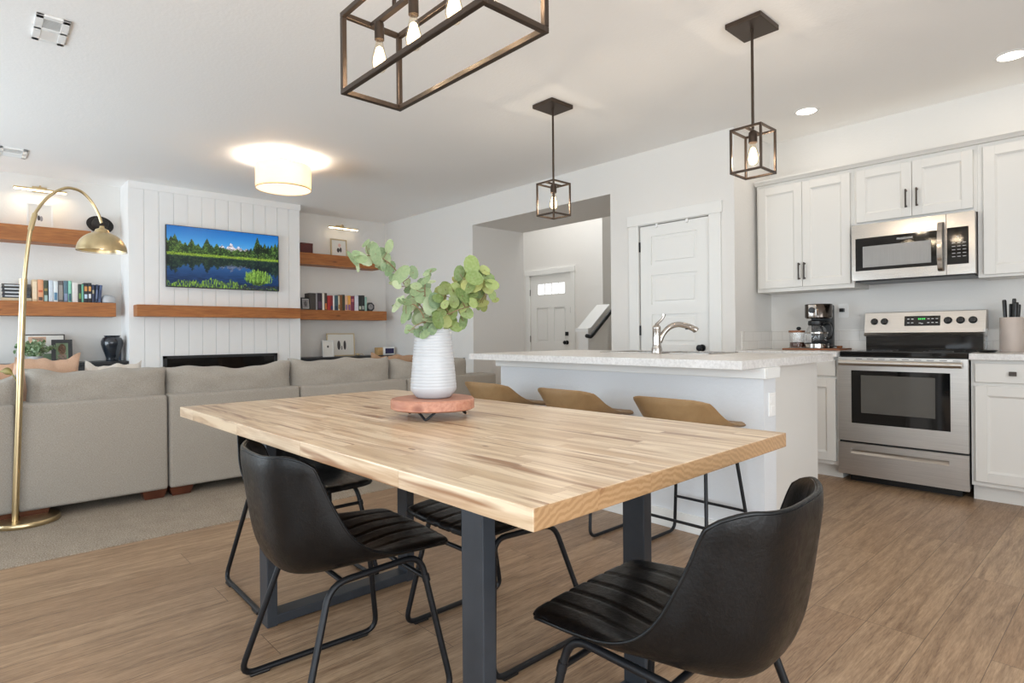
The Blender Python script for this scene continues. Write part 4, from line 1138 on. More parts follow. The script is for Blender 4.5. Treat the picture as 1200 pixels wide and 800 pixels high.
# ------------------------------------------------------------------ arc floor lamp
al = thing('arc_floor_lamp', 'brass arc floor lamp with a dome shade behind the sofa', 'floor lamp', (-4.42, 0.16, ZF))
D0 = 3.375
base_c = (-4.455, 0.235)
MB().lathe([(0.001, 0), (0.165, 0), (0.168, 0.004), (0.168, 0.022), (0.163, 0.028), (0.001, 0.028)], (base_c[0], base_c[1], ZF), 56).build('base', m_brass, al, 40)
pp0 = at_depth(17.5, 604, D0); pp1 = at_depth(27.5, 329, D0 + 0.02)
pp0.z = 0.034
MB().cyl(pp0, pp1, 0.0165, seg=24).build('pole', m_brass, al, 60)
MB().cyl(pp1 - Vector((0, 0, 0.02)), pp1 + Vector((0.0, 0, 0.012)), 0.0185, seg=24).build('collar', m_brass, al, 40)
arc_px = [(28.5, 329, .02), (32, 295, .03), (38, 258, .05), (48, 240, .1), (60, 228, .15), (74, 221, .2), (84, 220.5, .24), (96, 225, .29), (107, 236, .33), (115, 250, .36), (119, 261, .38)]
arc = spline([at_depth(x, y, D0 + d) for x, y, d in arc_px], 6)
MB().tube(arc, [0.0105 if i < 12 else 0.0085 for i in range(len(arc))], seg=12).build('arc_arm', m_brass, al, 60)
MB().cyl(arc[10], arc[14], 0.0135, seg=16).build('arm_joint', m_brass, al, 40)
neck = at_depth(119.5, 265, D0 + .38)
sh = thing_shade = MB()
R_ = 25.2 / FPX * (D0 + .38)
zt = neck.z
ax = Matrix.Translation(neck) @ Matrix.Rotation(math.radians(0.5), 4, _f)
pr = []
for k in range(13):
    a = math.pi / 2 * k / 12
    pr.append((R_ * math.sin(a) if k else 0.03, -0.035 - (0.125) * (1 - math.cos(a)) ))
pro = [(0.001, -0.034)] + [(max(r, 0.03), z) for r, z in pr] + [(r - 0.0025, z) for r, z in reversed(pr[1:])] + [(0.001, -0.037)]
sh.lathe(pro, (0, 0, 0), 48)
shade = sh.build('lamp_shade', m_brass, al, 50, xf=ax)
MB().lathe([(0.001, 0.0), (0.012, 0.0), (0.014, -0.012), (0.034, -0.022), (0.04, -0.034), (0.042, -0.045), (0.001, -0.046)], (0, 0, 0), 32).build('shade_cap', m_brass, shade, 40, xf=ax)
MB().lathe([(0.001, -0.05), (0.016, -0.05), (0.016, -0.075), (0.028, -0.10), (0.03, -0.12), (0.02, -0.142), (0.001, -0.147)], (0, 0, 0), 24).build('bulb', emit_mat('frosted_bulb', (255, 236, 206), 3.0), shade, 60, xf=ax)
MB().lathe([(R_ - 0.006, -0.158), (R_ - 0.003, -0.156), (R_ - 0.003, -0.1535), (R_ - 0.006, -0.1535), (R_ - 0.006, -0.158)], (0, 0, 0), 48).build('shade_rim', m_whiteplastic, shade, 40, xf=ax)
p = at_depth(13, 437, D0 + 0.02)
a0, a1 = at_depth(19, 445, D0), at_depth(1, 437, D0 + 0.05)
b = MB()
path = spline([at_depth(21.5, 452, D0 + .0), at_depth(17, 442, D0 + .02), at_depth(11, 435.5, D0 + .03), at_depth(4, 434.5, D0 + .04), at_depth(-3, 436, D0 + .05)], 5)
b.tube(path, [0.004] * 8 + [0.008, 0.014, 0.018, 0.02, 0.021, 0.02, 0.017, 0.014, 0.009, 0.006, 0.004, 0.003, 0.002][:len(path) - 8], seg=8, flat=0.25)
b.build('leaf_ornament', mat('antique_gold_leaf', (112, 98, 46), 0.5, 0.6), al, 60)

# ------------------------------------------------------------------ television, mantel, fireplace
tv = thing('television', 'wall-mounted flat television showing a mountain lake', 'television', (XT, 2.2, 1.968))
TY0, TY1, TZ0, TZ1 = 1.588, 2.815, 1.628, 2.310
TX = XT + 0.055
MB().box((XT + 0.0005, 1.9, 1.8), (XT + 0.02, 2.5, 2.15), 0.003).build('wall_bracket', m_blackplastic, tv)
MB().box((XT + 0.02, TY0, TZ0), (TX - 0.002, TY1, TZ1), 0.004).build('bezel', m_blackplastic, tv)
def tv_image(nx=340, ny=188):
    rs = np.random.RandomState(3)
    U, V = np.meshgrid(np.linspace(0, 1, nx), np.linspace(0, 1, ny))    # V up from bottom
    def rgb(r, g, b): return np.array([r, g, b], float)
    img = np.zeros((ny, nx, 3))
    def noise(sx, sy, seed):
        r = np.random.RandomState(seed); g = r.rand(sy + 2, sx + 2)
        x = U * sx; y = V * sy; xi = x.astype(int); yi = y.astype(int); fx = x - xi; fy = y - yi
        fx = fx * fx * (3 - 2 * fx); fy = fy * fy * (3 - 2 * fy)
        return (g[yi, xi] * (1 - fx) + g[yi, xi + 1] * fx) * (1 - fy) + (g[yi + 1, xi] * (1 - fx) + g[yi + 1, xi + 1] * fx) * fy
    def put(mask, col, var=None, amt=0.0):
        c = np.broadcast_to(np.array(col, float), img.shape).copy()
        if var is not None: c *= (1 + amt * (var - 0.5))[..., None]
        img[mask] = c[mask]
    sh = 0.55                                                   # shore line
    t = np.clip((V - sh) / (1 - sh), 0, 1)[..., None]
    img[:] = rgb(104, 176, 222) * (1 - t) + rgb(16, 96, 172) * t
    n1, n2, n3, n4 = noise(60, 34, 1), noise(150, 80, 2), noise(24, 10, 5), noise(220, 120, 6)
    rg_ = 0.60 + 0 * U
    for c, w, h in ((0.465, 0.07, 0.15), (0.55, 0.085, 0.19), (0.62, 0.11, 0.145), (0.69, 0.10, 0.12), (0.41, 0.07, 0.09)):
        rg_ = np.maximum(rg_, 0.60 + h * (1 - np.abs(U - c) / w))
    rg_ = rg_ + (n2 - 0.5) * 0.035
    put(V < rg_, rgb(164, 158, 166), n1, 0.9)
    put((V < rg_) & (n2 > .62), rgb(214, 210, 214))
    # tree line: broad ragged conifers over a continuous belt
    u1 = np.linspace(0, 1, nx)
    tl = 0.655 + 0.05 * (noise(26, 2, 31)[0]) + 0.03 * rs.rand(nx)
    trees = [(0.0, .045, .80), (.035, .06, .83), (.065, .065, .87), (.105, .07, .77), (.15, .05, .75), (.205, .065, .81), (.26, .05, .74), (.335, .07, .84), (.375, .05, .74), (.42, .06, .77), (.455, .05, .70), (.52, .07, .685), (.60, .07, .70), (.655, .06, .69), (.70, .055, .72), (.735, .05, .74), (.795, .065, .95), (.83, .06, .83), (.865, .06, .85), (.90, .055, .82), (.935, .06, .84), (.97, .06, .87), (1.0, .05, .87)]
    for c, w, h in trees:
        q = np.clip(1 - np.abs(u1 - c) / w, 0, 1)
        tl = np.maximum(tl, 0.55 + (h - 0.55) * q ** 0.85 + (rs.rand(nx) - .5) * 0.05 * (q > 0) * (1 - q))
    T2 = np.broadcast_to(tl, (ny, nx))
    m = V < T2 + (n4 - .5) * 0.03
    put(m, rgb(36, 58, 30), n4, 1.3)
    put(m & (n1 * .6 + n4 * .4 > .58), rgb(70, 96, 44), n4, 0.9)
    put(m & (n3 * .7 + n4 * .3 < .36), rgb(16, 30, 18), n2, 1.0)
    m = (V < 0.565 + (n2 - .5) * .012) & (V > 0.52)
    put(m, rgb(112, 138, 46), n4, 0.8)
    W_ = V < 0.525 + (n2 - .5) * .01
    src = np.clip(((2 * 0.54 - V) * (ny - 1)).astype(int), 0, ny - 1)
    rip = (noise(40, 120, 41) - .5) * 0.02 * np.clip((.52 - V) * 5, 0, 1)
    sx = np.clip(((U + rip) * (nx - 1)).astype(int), 0, nx - 1)
    refl = img[src, sx] * np.array([0.42, 0.46, 0.52]) + np.array([4, 10, 20])
    img[W_] = refl[W_]
    m = W_ & (V < 0.34); f = np.clip((0.34 - V) / 0.3, 0, 1)[..., None] * 0.7
    img[m] = (img * (1 - f) + rgb(22, 36, 60) * (0.45 + 1.0 * noise(26, 90, 9))[..., None] * f)[m]
    # dark bank reflections and foreground grasses with ragged blades
    blade = noise(130, 10, 21); blade2 = noise(190, 26, 22)
    gr = 0.03 + 0.10 * noise(22, 2, 11) + 0.06 * blade - 0.25 * np.clip(U - .55, 0, 1)
    m = (V < gr) & (blade2 * .6 + n4 * .4 > .42)
    put(m, rgb(84, 110, 46), blade2, 1.3)
    rad = ((U - 0.80) / 0.12) ** 2 + ((V - 0.19) / 0.15) ** 2
    edge = 0.45 + 0.9 * blade * (V > .12) + 0.35 * blade2
    m = (rad < edge)
    put(m, rgb(84, 116, 46), blade2 * .6 + n4 * .4, 1.3)
    put(m & (V < 0.16) & (n4 > .45), rgb(52, 74, 30), n1, .8)
    put(m & (blade > .62) & (V > .12), rgb(112, 146, 62), n4, .6)
    put((V < 0.07) & (U > .60) & (n4 > .5), rgb(40, 40, 36), n1, .8)
    return np.clip(img, 0, 255), nx, ny
img, nx, ny = tv_image()
me = bpy.data.meshes.new('screen')
yy = np.linspace(TY0 + 0.008, TY1 - 0.008, nx) - 2.2
zz = np.linspace(TZ0 + 0.010, TZ1 - 0.007, ny) - 1.968
co = np.zeros((ny, nx, 3)); co[..., 0] = TX - XT - 0.0015; co[..., 1] = yy[None, :]; co[..., 2] = zz[:, None]
idx = np.arange(nx * ny).reshape(ny, nx)
q = np.stack([idx[:-1, :-1], idx[:-1, 1:], idx[1:, 1:], idx[1:, :-1]], -1).reshape(-1, 4)
me.from_pydata(co.reshape(-1, 3).tolist(), [], q.tolist())
ca = me.color_attributes.new('picture', 'FLOAT_COLOR', 'POINT')
s = img.reshape(-1, 3) / 255.0
s = np.where(s <= 0.04045, s / 12.92, ((s + 0.055) / 1.055) ** 2.4)
ca.data.foreach_set('color', np.concatenate([s, np.ones((len(s), 1))], 1).astype(np.float32).ravel())
T = NT('lit_screen')
at = T.new('ShaderNodeAttribute', attribute_name='picture')
T.b.inputs['Base Color'].default_value = (0.01, 0.01, 0.01, 1); T.b.inputs['Roughness'].default_value = 0.35; T.b.inputs['Specular IOR Level'].default_value = 0.2
T.link(at.outputs['Color'], T.b.inputs['Emission Color']); T.b.inputs['Emission Strength'].default_value = 1.0
me.materials.append(T.m)
so_ = bpy.data.objects.new('screen', me); C.objects.link(so_); so_.parent = tv

tag(MB().box((XT + 0.0005, 1.29, 1.298), (-7.14, 3.025, 1.421), 0.004).build('mantel_beam', m_beam, org=(-7.24, 2.15, 1.298)), 'stained wooden mantel beam under the television', 'mantel')
fp_ = thing('electric_fireplace', 'long black electric fireplace below the mantel', 'fireplace', (XT, 2.18, 0.42))
b = MB()
for lo, hi in (((1.56, 0.42), (2.80, 0.46)), ((1.56, 0.84), (2.80, 0.872)), ((1.56, 0.42), (1.60, 0.872)), ((2.76, 0.42), (2.80, 0.872))):
    b.box((XT + 0.0005, lo[0], lo[1]), (XT + 0.022, hi[0], hi[1]), 0.002)
b.build('frame', m_blackpaint, fp_)
MB().box((XT + 0.0005, 1.60, 0.46), (XT + 0.012, 2.76, 0.84)).build('glass_front', m_blackglass, fp_)

# ------------------------------------------------------------------ alcove shelves and cabinets
def shelf(y0, y1, z0, z1, label):
    return tag(MB().box((XA + 0.0005, y0, z0), (-7.50, y1, z1), 0.004).build('floating_shelf', m_beam, org=(-7.62, (y0 + y1) / 2, z0)), label, 'shelf', 'thick stained wooden shelves in the alcoves')
shelf(-0.6, 0.95, 2.035, 2.19, 'upper wooden shelf in the left alcove, behind the arc lamp')
shelf(-0.6, 1.163, 1.301, 1.446, 'lower wooden shelf in the left alcove')
shelf(3.1010, 4.36, 2.022, 2.17, 'upper wooden shelf in the right alcove')
shelf(3.1010, 4.448, 1.294, 1.424, 'lower wooden shelf in the right alcove')
def console(y0, y1, zt, label):
    c = thing('low_cabinet', label, 'cabinet', (-7.55, (y0 + y1) / 2, ZF))
    MB().box((XA + 0.02, y0 + 0.01, ZF + 0.0005), (-7.36, y1 - 0.01, zt - 0.03), 0.003).build('body', m_blackpaint, c)
    MB().box((XA + 0.016, y0, zt - 0.0295), (-7.33, y1, zt), 0.003).build('top', m_blackpaint, c)
    n_ = 3; w = (y1 - y0 - 0.02) / n_
    for k in range(n_):
        d = MB().box((-7.36, y0 + 0.01 + k * w + 0.003, 0.06), (-7.342, y0 + 0.01 + (k + 1) * w - 0.003, zt - 0.04), 0.003).build('door', m_blackpaint, c)
        MB().box((-7.342, y0 + 0.01 + k * w + w - 0.05, 0.45), (-7.325, y0 + 0.01 + k * w + w - 0.04, 0.58), 0.002).build('handle', m_handle, d)
console(-0.62, 1.245, 0.83, 'low black cabinet in the left alcove')
console(3.105, 4.50, 0.798, 'low black cabinet in the right alcove')

def picture_light(y0, y1, z, label):
    p = thing('picture_light', label, 'wall lamp', (XA, (y0 + y1) / 2, z), group='brass picture lights above the shelves')
    ym = (y0 + y1) / 2
    MB().box((XA + 0.0005, ym - 0.06, z + 0.0), (XA + 0.012, ym + 0.06, z + 0.06), 0.003).build('wall_plate', m_brass, p)
    MB().tube(spline([(XA + 0.012, ym, z + 0.035), (XA + 0.06, ym, z + 0.06), (XA + 0.115, ym, z + 0.042), (XA + 0.125, ym, z + 0.017)], 5), 0.006, seg=8).build('arm', m_brass, p, 60)
    MB().box((XA + 0.105, y0, z + 0.002), (XA + 0.145, y1, z + 0.018), 0.004).build('bar', m_brass, p)
    MB().box((XA + 0.11, y0 + 0.006, z - 0.008), (XA + 0.14, y1 - 0.006, z + 0.0015), 0.002).build('led_strip', m_led, p)
picture_light(0.335, 0.762, 2.572, 'brass picture light above the upper left shelf')
picture_light(3.635, 4.07, 2.566, 'brass picture light above the upper right shelf')

def frame(name, label, X, y0, y1, z0, z1, fw, fm, art, group=None, lean=0.06, cat='framed picture'):
    t = thing(name, label, cat, (X, (y0 + y1) / 2, z0), group=group)
    h = z1 - z0
    L = Matrix.Translation((X, (y0 + y1) / 2, z0)) @ Matrix.Rotation(-lean, 4, 'Y')
    a, c = y0 - (y0 + y1) / 2, y1 - (y0 + y1) / 2
    b = MB()
    for lo, hi in (((a, 0), (c, fw)), ((a, h - fw), (c, h)), ((a, fw), (a + fw, h - fw)), ((c - fw, fw), (c, h - fw))):
        b.box((-0.018, lo[0], lo[1]), (0, hi[0], hi[1]), 0.002)
    b.build('frame', fm, t, xf=L)
    MB().box((-0.016, a + fw, fw), (-0.006, c - fw, h - fw)).build('picture_mat', m_mat, t, xf=L)
    art(t, L, a + fw, c - fw, fw, h - fw)
    return t
def art_patches(patches):
    def f(t, L, a, c, z0, z1):
        b = {}
        for (u0, u1, v0, v1, m, kind) in patches:
            q = b.setdefault(m.name, (MB(), m))[0]
            y0, y1 = a + (c - a) * u0, a + (c - a) * u1; w0, w1 = z0 + (z1 - z0) * v0, z0 + (z1 - z0) * v1
            if kind == 'o':
                q.lathe([(0.001, -0.0062), (0.5, -0.0062), (0.5, -0.0052), (0.001, -0.0052)], (0, 0, 0), 20, 'x') if False else q.rings([[( -0.0058 + d, (y0 + y1) / 2 + (y1 - y0) / 2 * math.cos(k * .314159), (w0 + w1) / 2 + (w1 - w0) / 2 * math.sin(k * .314159)) for k in range(20)] for d in (0, 0.0006)])
            else:
                q.box((-0.0058, y0, w0), (-0.0052, y1, w1))
        for n_, (q, m) in b.items(): q.build('picture', m, t, xf=L)
    return f
k_dark = mat('print_dark', (72, 66, 66), 0.7); k_grey = mat('print_grey', (150, 146, 146), 0.7); k_tanp = mat('print_tan', (214, 176, 150), 0.7); k_green = mat('print_green', (120, 140, 110), 0.7); k_hair = mat('print_brown', (116, 84, 62), 0.7); k_pinkp = mat('print_pink', (220, 180, 170), 0.7)
XF_ = -7.62
def yz(px_, py_, X): v = on_x(px_, py_, X); return v.y, v.z
z_l1, z_l2, z_r1, z_r2 = 2.1902, 1.4462, 2.1702, 1.4242
y0, _ = yz(31.5, 262, XF_); y1, zt_ = yz(62.5, 241, XF_)
frame('framed_picture', 'white picture frame on the upper left shelf behind the lamp arm', XF_, y0, y1, z_l1, zt_ + .01, 0.016, m_trim, art_patches([(.38, .5, .28, .52, k_dark, 'o'), (.48, .62, .25, .5, k_grey, 'o')]))
y0, _ = yz(388, 297, XF_); y1, zt_ = yz(407, 281, XF_)
frame('framed_picture', 'cream picture frame standing on the upper right shelf', XF_, y0, y1, z_r1, zt_, 0.018, m_gold, art_patches([(.35, .55, .2, .5, k_dark, 'o'), (.55, .7, .22, .55, k_dark, 'o'), (.45, .65, .55, .8, k_pinkp, 'o')]))
hb = on_x(118, 262, -7.60)
hat = thing('brimmed_hat', 'round black woven hat on the upper left shelf behind the lamp shade', 'hat', (-7.60, hb.y, z_l1))
b = MB()
y0 = on_x(102, 262, -7.60).y; y1 = on_x(134, 262, -7.60).y
hc = (y0 + y1) / 2; hw = (y1 - y0) / 2
Mh = Matrix.Translation((-7.665, hc, z_l1 + hw * 0.80)) @ Matrix.Rotation(math.radians(-6), 4, 'X') @ Matrix.Rotation(math.radians(70), 4, 'Y')
m_hat = mat('black_straw', (44, 40, 38), 0.85, var=0.3, vscale=90, bump=0.4, bscale=160)
MB().lathe([(0.001, 0.0), (0.075, 0.0), (0.08, 0.002), (hw, 0.008), (hw + 0.002, 0.011), (0.08, 0.007), (0.001, 0.005)], (0, 0, 0), 40, sx=0.84).build('brim', m_hat, hat, 60, xf=Mh)
MB().lathe([(0.078, 0.006), (0.074, 0.05), (0.06, 0.075), (0.001, 0.082)], (0, 0, 0), 32, sx=0.9).build('crown', m_hat, hat, 60, xf=Mh)

# ---- books
m_page = mat('book_pages', (232, 226, 212), 0.8)
book_mats = {}
def bmat(c):
    if c not in book_mats: book_mats[c] = mat('book_cover_%d_%d_%d' % c, c, 0.5, var=0.06, vscale=30)
    return book_mats[c]
def book(y0, y1, zs, h, depth, col, label, group, band=None, tilt=0.0, XS=-7.545):
    """upright book, spine facing the room; band: (colour, v0, v1) printed on the spine"""
    t = thing('book', label, 'book', (XS, (y0 + y1) / 2, zs), group=group)
    w = (y1 - y0) - 0.0012
    L = Matrix.Translation((XS, (y0 + y1) / 2, zs)) @ Matrix.Rotation(tilt, 4, 'X')
    b = MB(); e = min(0.0025, w * .15)
    b.box((-depth, -w / 2, 0.0003), (0.0, -w / 2 + e, h)).box((-depth, w / 2 - e, 0.0003), (0.0, w / 2, h))
    b.prism([(-w / 2, -0.001), (-w / 2, 0.0), (-w / 4, 0.0035), (w / 4, 0.0035), (w / 2, 0.0), (w / 2, -0.001)], 'z', 0.0003, h) if False else b.rings([[(x, y, z) for y, x in ((-w / 2, -0.003), (-w / 2, 0.0005), (-w / 4, 0.003), (w / 4, 0.003), (w / 2, 0.0005), (w / 2, -0.003))] for z in (0.0003, h)])
    b.build('cover', bmat(col), t, xf=L)
    MB().box((-depth + 0.004, -w / 2 + e, 0.004), (-0.003, w / 2 - e, h - 0.004)).build('pages', m_page, t, xf=L)
    if band:
        q = MB()
        for (bc, v0, v1) in band[:1]: pass
        for (bc, v0, v1) in band:
            MB().box((-0.002, -w * .36, h * v0), (0.0036, w * .36, h * v1)).build('spine_print', bmat(bc), t, xf=L)
    return t
GL = 'books on the lower left shelf'
white_ = (232, 230, 226); orange = (226, 150, 84); teal = (84, 140, 140); mint = (136, 196, 168)
Lb = [  # px x0, x1, top y, colour, label, band, tilt
    (37.6, 44.0, 327.5, (214, 186, 150), 'cream and tan book, first upright book beside the lying stack', [((236, 214, 184), .1, .9)], 0),
    (44.2, 51.0, 327.5, (224, 160, 120), 'peach book second from the lying stack on the lower left shelf', [((200, 96, 60), .42, .52), ((90, 70, 60), .05, .2)], 0),
    (51.2, 56.4, 328.5, (70, 76, 60), 'dark olive book with a pale teal foot on the lower left shelf', [((170, 196, 190), .02, .3), ((160, 140, 80), .5, .62)], 0),
    (57.0, 62.4, 328.5, (206, 216, 226), 'pale blue book right of the dark olive one', None, 0),
    (62.6, 68.0, 329.5, (224, 230, 232), 'white book with blue print at its foot on the lower left shelf', [((90, 130, 160), .08, .45)], 0),
    (68.2, 74.4, 329.0, (96, 92, 92), 'grey book with dark edges near the middle of the lower left shelf', [((150, 146, 142), .1, .8)], 0),
    (74.6, 79.8, 329.0, (92, 120, 134), 'slate blue book left of the mint one', [((140, 150, 180), .05, .4)], 0),
    (80.0, 83.9, 329.0, (140, 204, 180), 'mint green book with a dark foot left of the wide white book', [((60, 90, 110), .05, .4)], 0),
    (84.4, 91.4, 331.0, (228, 222, 218), 'wide white book near the middle of the lower left shelf', None, 0),
    (92.0, 95.4, 333.0, (52, 60, 52), 'narrow black and green book right of the wide white one', [((120, 150, 80), .2, .5)], 0),
    (95.6, 98.0, 333.0, (120, 190, 160), 'narrow mint book among the dark books on the lower left shelf', None, 0),
    (98.2, 103.0, 331.5, (44, 44, 50), 'black book with an orange square, left one of two alike', [((214, 150, 84), .58, .82), ((200, 220, 240), .2, .42)], 0),
    (103.2, 107.4, 331.5, (46, 44, 48), 'black book with an orange square, right one of two alike', [((226, 160, 90), .58, .82), ((220, 224, 230), .22, .44)], 0),
    (107.8, 110.8, 333.5, (50, 58, 84), 'narrow dark blue book left of the leaning ones', [((180, 170, 140), .5, .7)], 0),
    (111.2, 114.2, 334.0, (48, 58, 86), 'navy book leaning near the end of the lower left shelf', [((110, 120, 150), .2, .7)], -0.06),
    (114.8, 118.0, 334.5, (84, 100, 136), 'blue grey book leaning at the right end of the row', [((60, 70, 100), .2, .7)], -0.09),
]
for x0, x1, yt, c, lb, bd, ti in Lb:
    y0, _ = yz(x0, 345, -7.545); y1, _ = yz(x1, 345, -7.545)
    _, zt_ = yz((x0 + x1) / 2, yt, -7.545)
    book(y0, y1, z_l2 + (0.006 if ti else 0.0003), zt_ - z_l2, 0.15, c, lb, GL, bd, ti)
sy0, _ = yz(1, 345, -7.545); sy1, _ = yz(37, 345, -7.545)
zz = z_l2
for k, (h, c, lb, tw) in enumerate([(0.030, (206, 190, 160), 'cream book at the bottom of the lying stack', 0.0), (0.034, (62, 66, 72), 'dark book lying second from the bottom of the stack', 0.01), (0.034, (70, 72, 74), 'dark grey book lying in the middle of the stack', -0.01), (0.034, (58, 60, 62), 'black book lying second from the top of the stack', 0.008), (0.032, (84, 80, 76), 'brown black book on top of the lying stack', -0.006)]):
    t = thing('book', lb, 'book', (-7.63, (sy0 + sy1) / 2, zz), group='books lying in a stack on the lower left shelf')
    b = MB(); e = 0.003; a, g = sy0 + abs(tw), sy1 - abs(tw)
    b.box((-7.71, a, zz + 0.0004), (-7.545, g, zz + e)).box((-7.71, a, zz + h - e), (-7.545, g, zz + h)).box((-7.548, a, zz + 0.0004), (-7.545, g, zz + h), 0.0008, 1)
    b.build('cover', bmat(c), t)
    MB().box((-7.705, a + 0.004, zz + e), (-7.5485, g - 0.004, zz + h - e)).build('pages', m_page, t)
    if k: MB().box((-7.5452, a + 0.02, zz + h * .3), (-7.5443, g - 0.05, zz + h * .68)).build('spine_print', bmat((196, 198, 200)), t)
    zz += h + 0.0003
d = on_x(127.2, 350, -7.56)
b = MB().lathe([(0.045, 0.0), (0.062, 0.004), (0.066, 0.03), (0.058, 0.062), (0.035, 0.085), (0.001, 0.092)], (-7.59, d.y, z_l2 + 0.0003), 32)
tag(b.build('ceramic_dome', m_ceramic, smooth=60, org=(-7.59, d.y, z_l2)), 'white rounded ornament at the right end of the lower left shelf', 'ornament')

GR = 'books on the lower right shelf'
Rb = [
    (362.6, 370.0, 343.3, (66, 60, 56), 'thick dark brown book, first upright book on the lower right shelf', None, 0),
    (370.1, 372.0, 343.5, (150, 150, 156), 'thin grey book between two tall dark books', None, 0),
    (372.1, 377.6, 343.3, (48, 38, 48), 'tall black plum book right of the thin grey one', [((84, 60, 84), .1, .5)], 0),
    (377.7, 380.2, 343.5, (232, 226, 214), 'tall cream book right of the black plum one', None, 0),
    (380.3, 383.3, 343.3, (78, 62, 52), 'tall dark brown book with an orange foot', [((210, 120, 60), .05, .4)], 0),
    (383.7, 387.3, 346.2, (178, 44, 42), 'bright red book on the lower right shelf', None, 0),
    (387.4, 390.0, 346.2, (140, 40, 44), 'dark red book beside the bright red one', [((60, 70, 110), .05, .3)], 0),
    (390.1, 392.0, 346.2, (230, 228, 226), 'thin white book right of the red pair', None, 0),
    (392.1, 396.2, 346.0, (70, 96, 104), 'dark teal book near the middle of the lower right shelf', [((50, 60, 80), .05, .3)], 0),
    (396.3, 398.2, 346.5, (222, 206, 180), 'thin cream book right of the dark teal one', [((180, 130, 70), .1, .4)], 0),
    (398.3, 401.2, 345.5, (122, 78, 42), 'brown book left of the dark olive one', None, 0),
    (401.3, 404.0, 345.2, (58, 58, 40), 'dark olive book near the middle of the lower right shelf', None, 0),
    (404.2, 407.5, 346.5, (224, 180, 148), 'peach book left of the orange one', [((150, 120, 150), .05, .4)], 0),
    (407.6, 411.0, 346.3, (230, 168, 80), 'orange book with a purple foot', [((140, 96, 140), .03, .4)], 0),
    (411.1, 415.2, 346.8, (128, 56, 80), 'maroon book on the lower right shelf', [((200, 120, 120), .6, .8)], 0),
    (415.6, 420.0, 346.3, (226, 224, 232), 'white book left of the black pair', None, 0.0),
    (420.1, 423.6, 346.0, (40, 44, 42), 'black book, left one of the pair near the clock', [((190, 200, 180), .1, .3)], 0),
    (423.7, 427.2, 346.0, (46, 50, 46), 'black book, right one of the pair near the clock', [((170, 176, 170), .1, .32)], 0),
    (427.4, 430.0, 347.8, (150, 184, 172), 'pale teal book at the right end of the row', None, 0),
]
for x0, x1, yt, c, lb, bd, ti in Rb:
    y0, _ = yz(x0, 355, -7.545); y1, _ = yz(x1, 355, -7.545)
    _, zt_ = yz((x0 + x1) / 2, yt, -7.545)
    book(y0, y1, z_r2 + 0.0003, zt_ - z_r2, 0.15, c, lb, GR, bd, ti)
y0, _ = yz(353.5, 355, -7.53); y1, zt_ = yz(363.8, 348.5, -7.53)
frame('framed_picture', 'small black picture frame leaning at the left end of the lower right shelf', -7.53, y0, y1, z_r2 + .0005, zt_, 0.016, m_blackpaint, art_patches([(.05, .95, .05, .95, k_grey, 'r'), (.25, .75, .2, .8, k_dark, 'o')]), lean=0.14)
y0, _ = yz(430.6, 355, -7.53); y1, zt_ = yz(440, 350.5, -7.53)
ck = thing('table_clock', 'small black octagonal clock at the right end of the lower right shelf', 'clock', (-7.56, (y0 + y1) / 2, z_r2))
r = (y1 - y0) / 2; cz = z_r2 + r * 0.97 + 0.0005
Mc = Matrix.Translation((-7.56, (y0 + y1) / 2, cz))
MB().rings([[(d_, r * q_ * math.cos(math.pi / 8 + k * math.pi / 4), r * q_ * math.sin(math.pi / 8 + k * math.pi / 4)) for k in range(8)] for d_, q_ in ((-0.05, 1.0), (0.0, 1.04), (0.006, 0.95))]).build('case', m_blackpaint, ck, xf=Mc)
MB().lathe([(0.001, 0.0065), (r * .62, 0.0065), (r * .62, 0.0075), (0.001, 0.0075)], (0, 0, 0), 24, 'x').build('dial', k_grey, ck, xf=Mc)
MB().box((0.0078, -0.002, 0), (0.0086, 0.002, r * .45)).box((0.0078, 0, -0.002), (0.0086, r * .35, 0.002)).build('hands', m_blackpaint, ck, xf=Mc)
y0, _ = yz(352.5, 290, -7.52); y1, zt_ = yz(366.6, 285.2, -7.52)
bx_ = thing('keepsake_box', 'dark red box at the left end of the upper right shelf', 'box', (-7.60, (y0 + y1) / 2, z_r1))
mbx = mat('dark_red_wood', (84, 34, 30), 0.5, var=0.15)
MB().box((-7.70, max(y0, 3.105), z_r1 + .0004), (-7.52, y1, zt_ - 0.03), 0.003).build('body', mbx, bx_)
MB().box((-7.702, max(y0, 3.104), zt_ - 0.0295), (-7.518, y1 + .002, zt_), 0.004).build('lid', mbx, bx_)

# ---- on the left cabinet
zl = 0.8303
XL = -7.50
y0, _ = yz(60.5, 410, XL); y1, zt_ = yz(85, 397.5, XL)
frame('framed_photo', 'black photo frame with a small portrait on the left cabinet', XL, y0, y1, zl, zt_, 0.035, m_blackpaint, art_patches([(0, 1, 0, 1, k_green, 'r'), (.18, .84, .30, .96, k_hair, 'o'), (.24, .80, .2, .86, k_tanp, 'o'), (.15, .85, .0, .28, k_pinkp, 'r')]), lean=0.10, cat='framed photo')
y0, _ = yz(27, 410, -7.66); y1, zt_ = yz(76, 391.5, -7.66)
frame('framed_picture', 'large thin-framed picture behind the small plant on the left cabinet', -7.66, y0, y1, zl, zt_, 0.010, m_handle, art_patches([(.1, .55, .72, .95, k_tanp, 'r'), (.2, .5, .80, .90, m_mat, 'r'), (.1, .95, .05, .3, k_green, 'r')]), lean=0.05)
b = on_x(131, 407, -7.52)
rv = 11 / FPX * (b.x * XF + b.y * YF)
vs = [(0.001, 0), (.56, 0), (.58, .03), (.56, .10), (.62, .2), (.85, .45), (1.0, .66), (1.0, .78), (.86, .90), (.68, .945), (.72, .965), (.74, 1.0), (.66, 1.0), (.6, .95), (.001, .9)]
_, zt_ = yz(131, 393, -7.52)
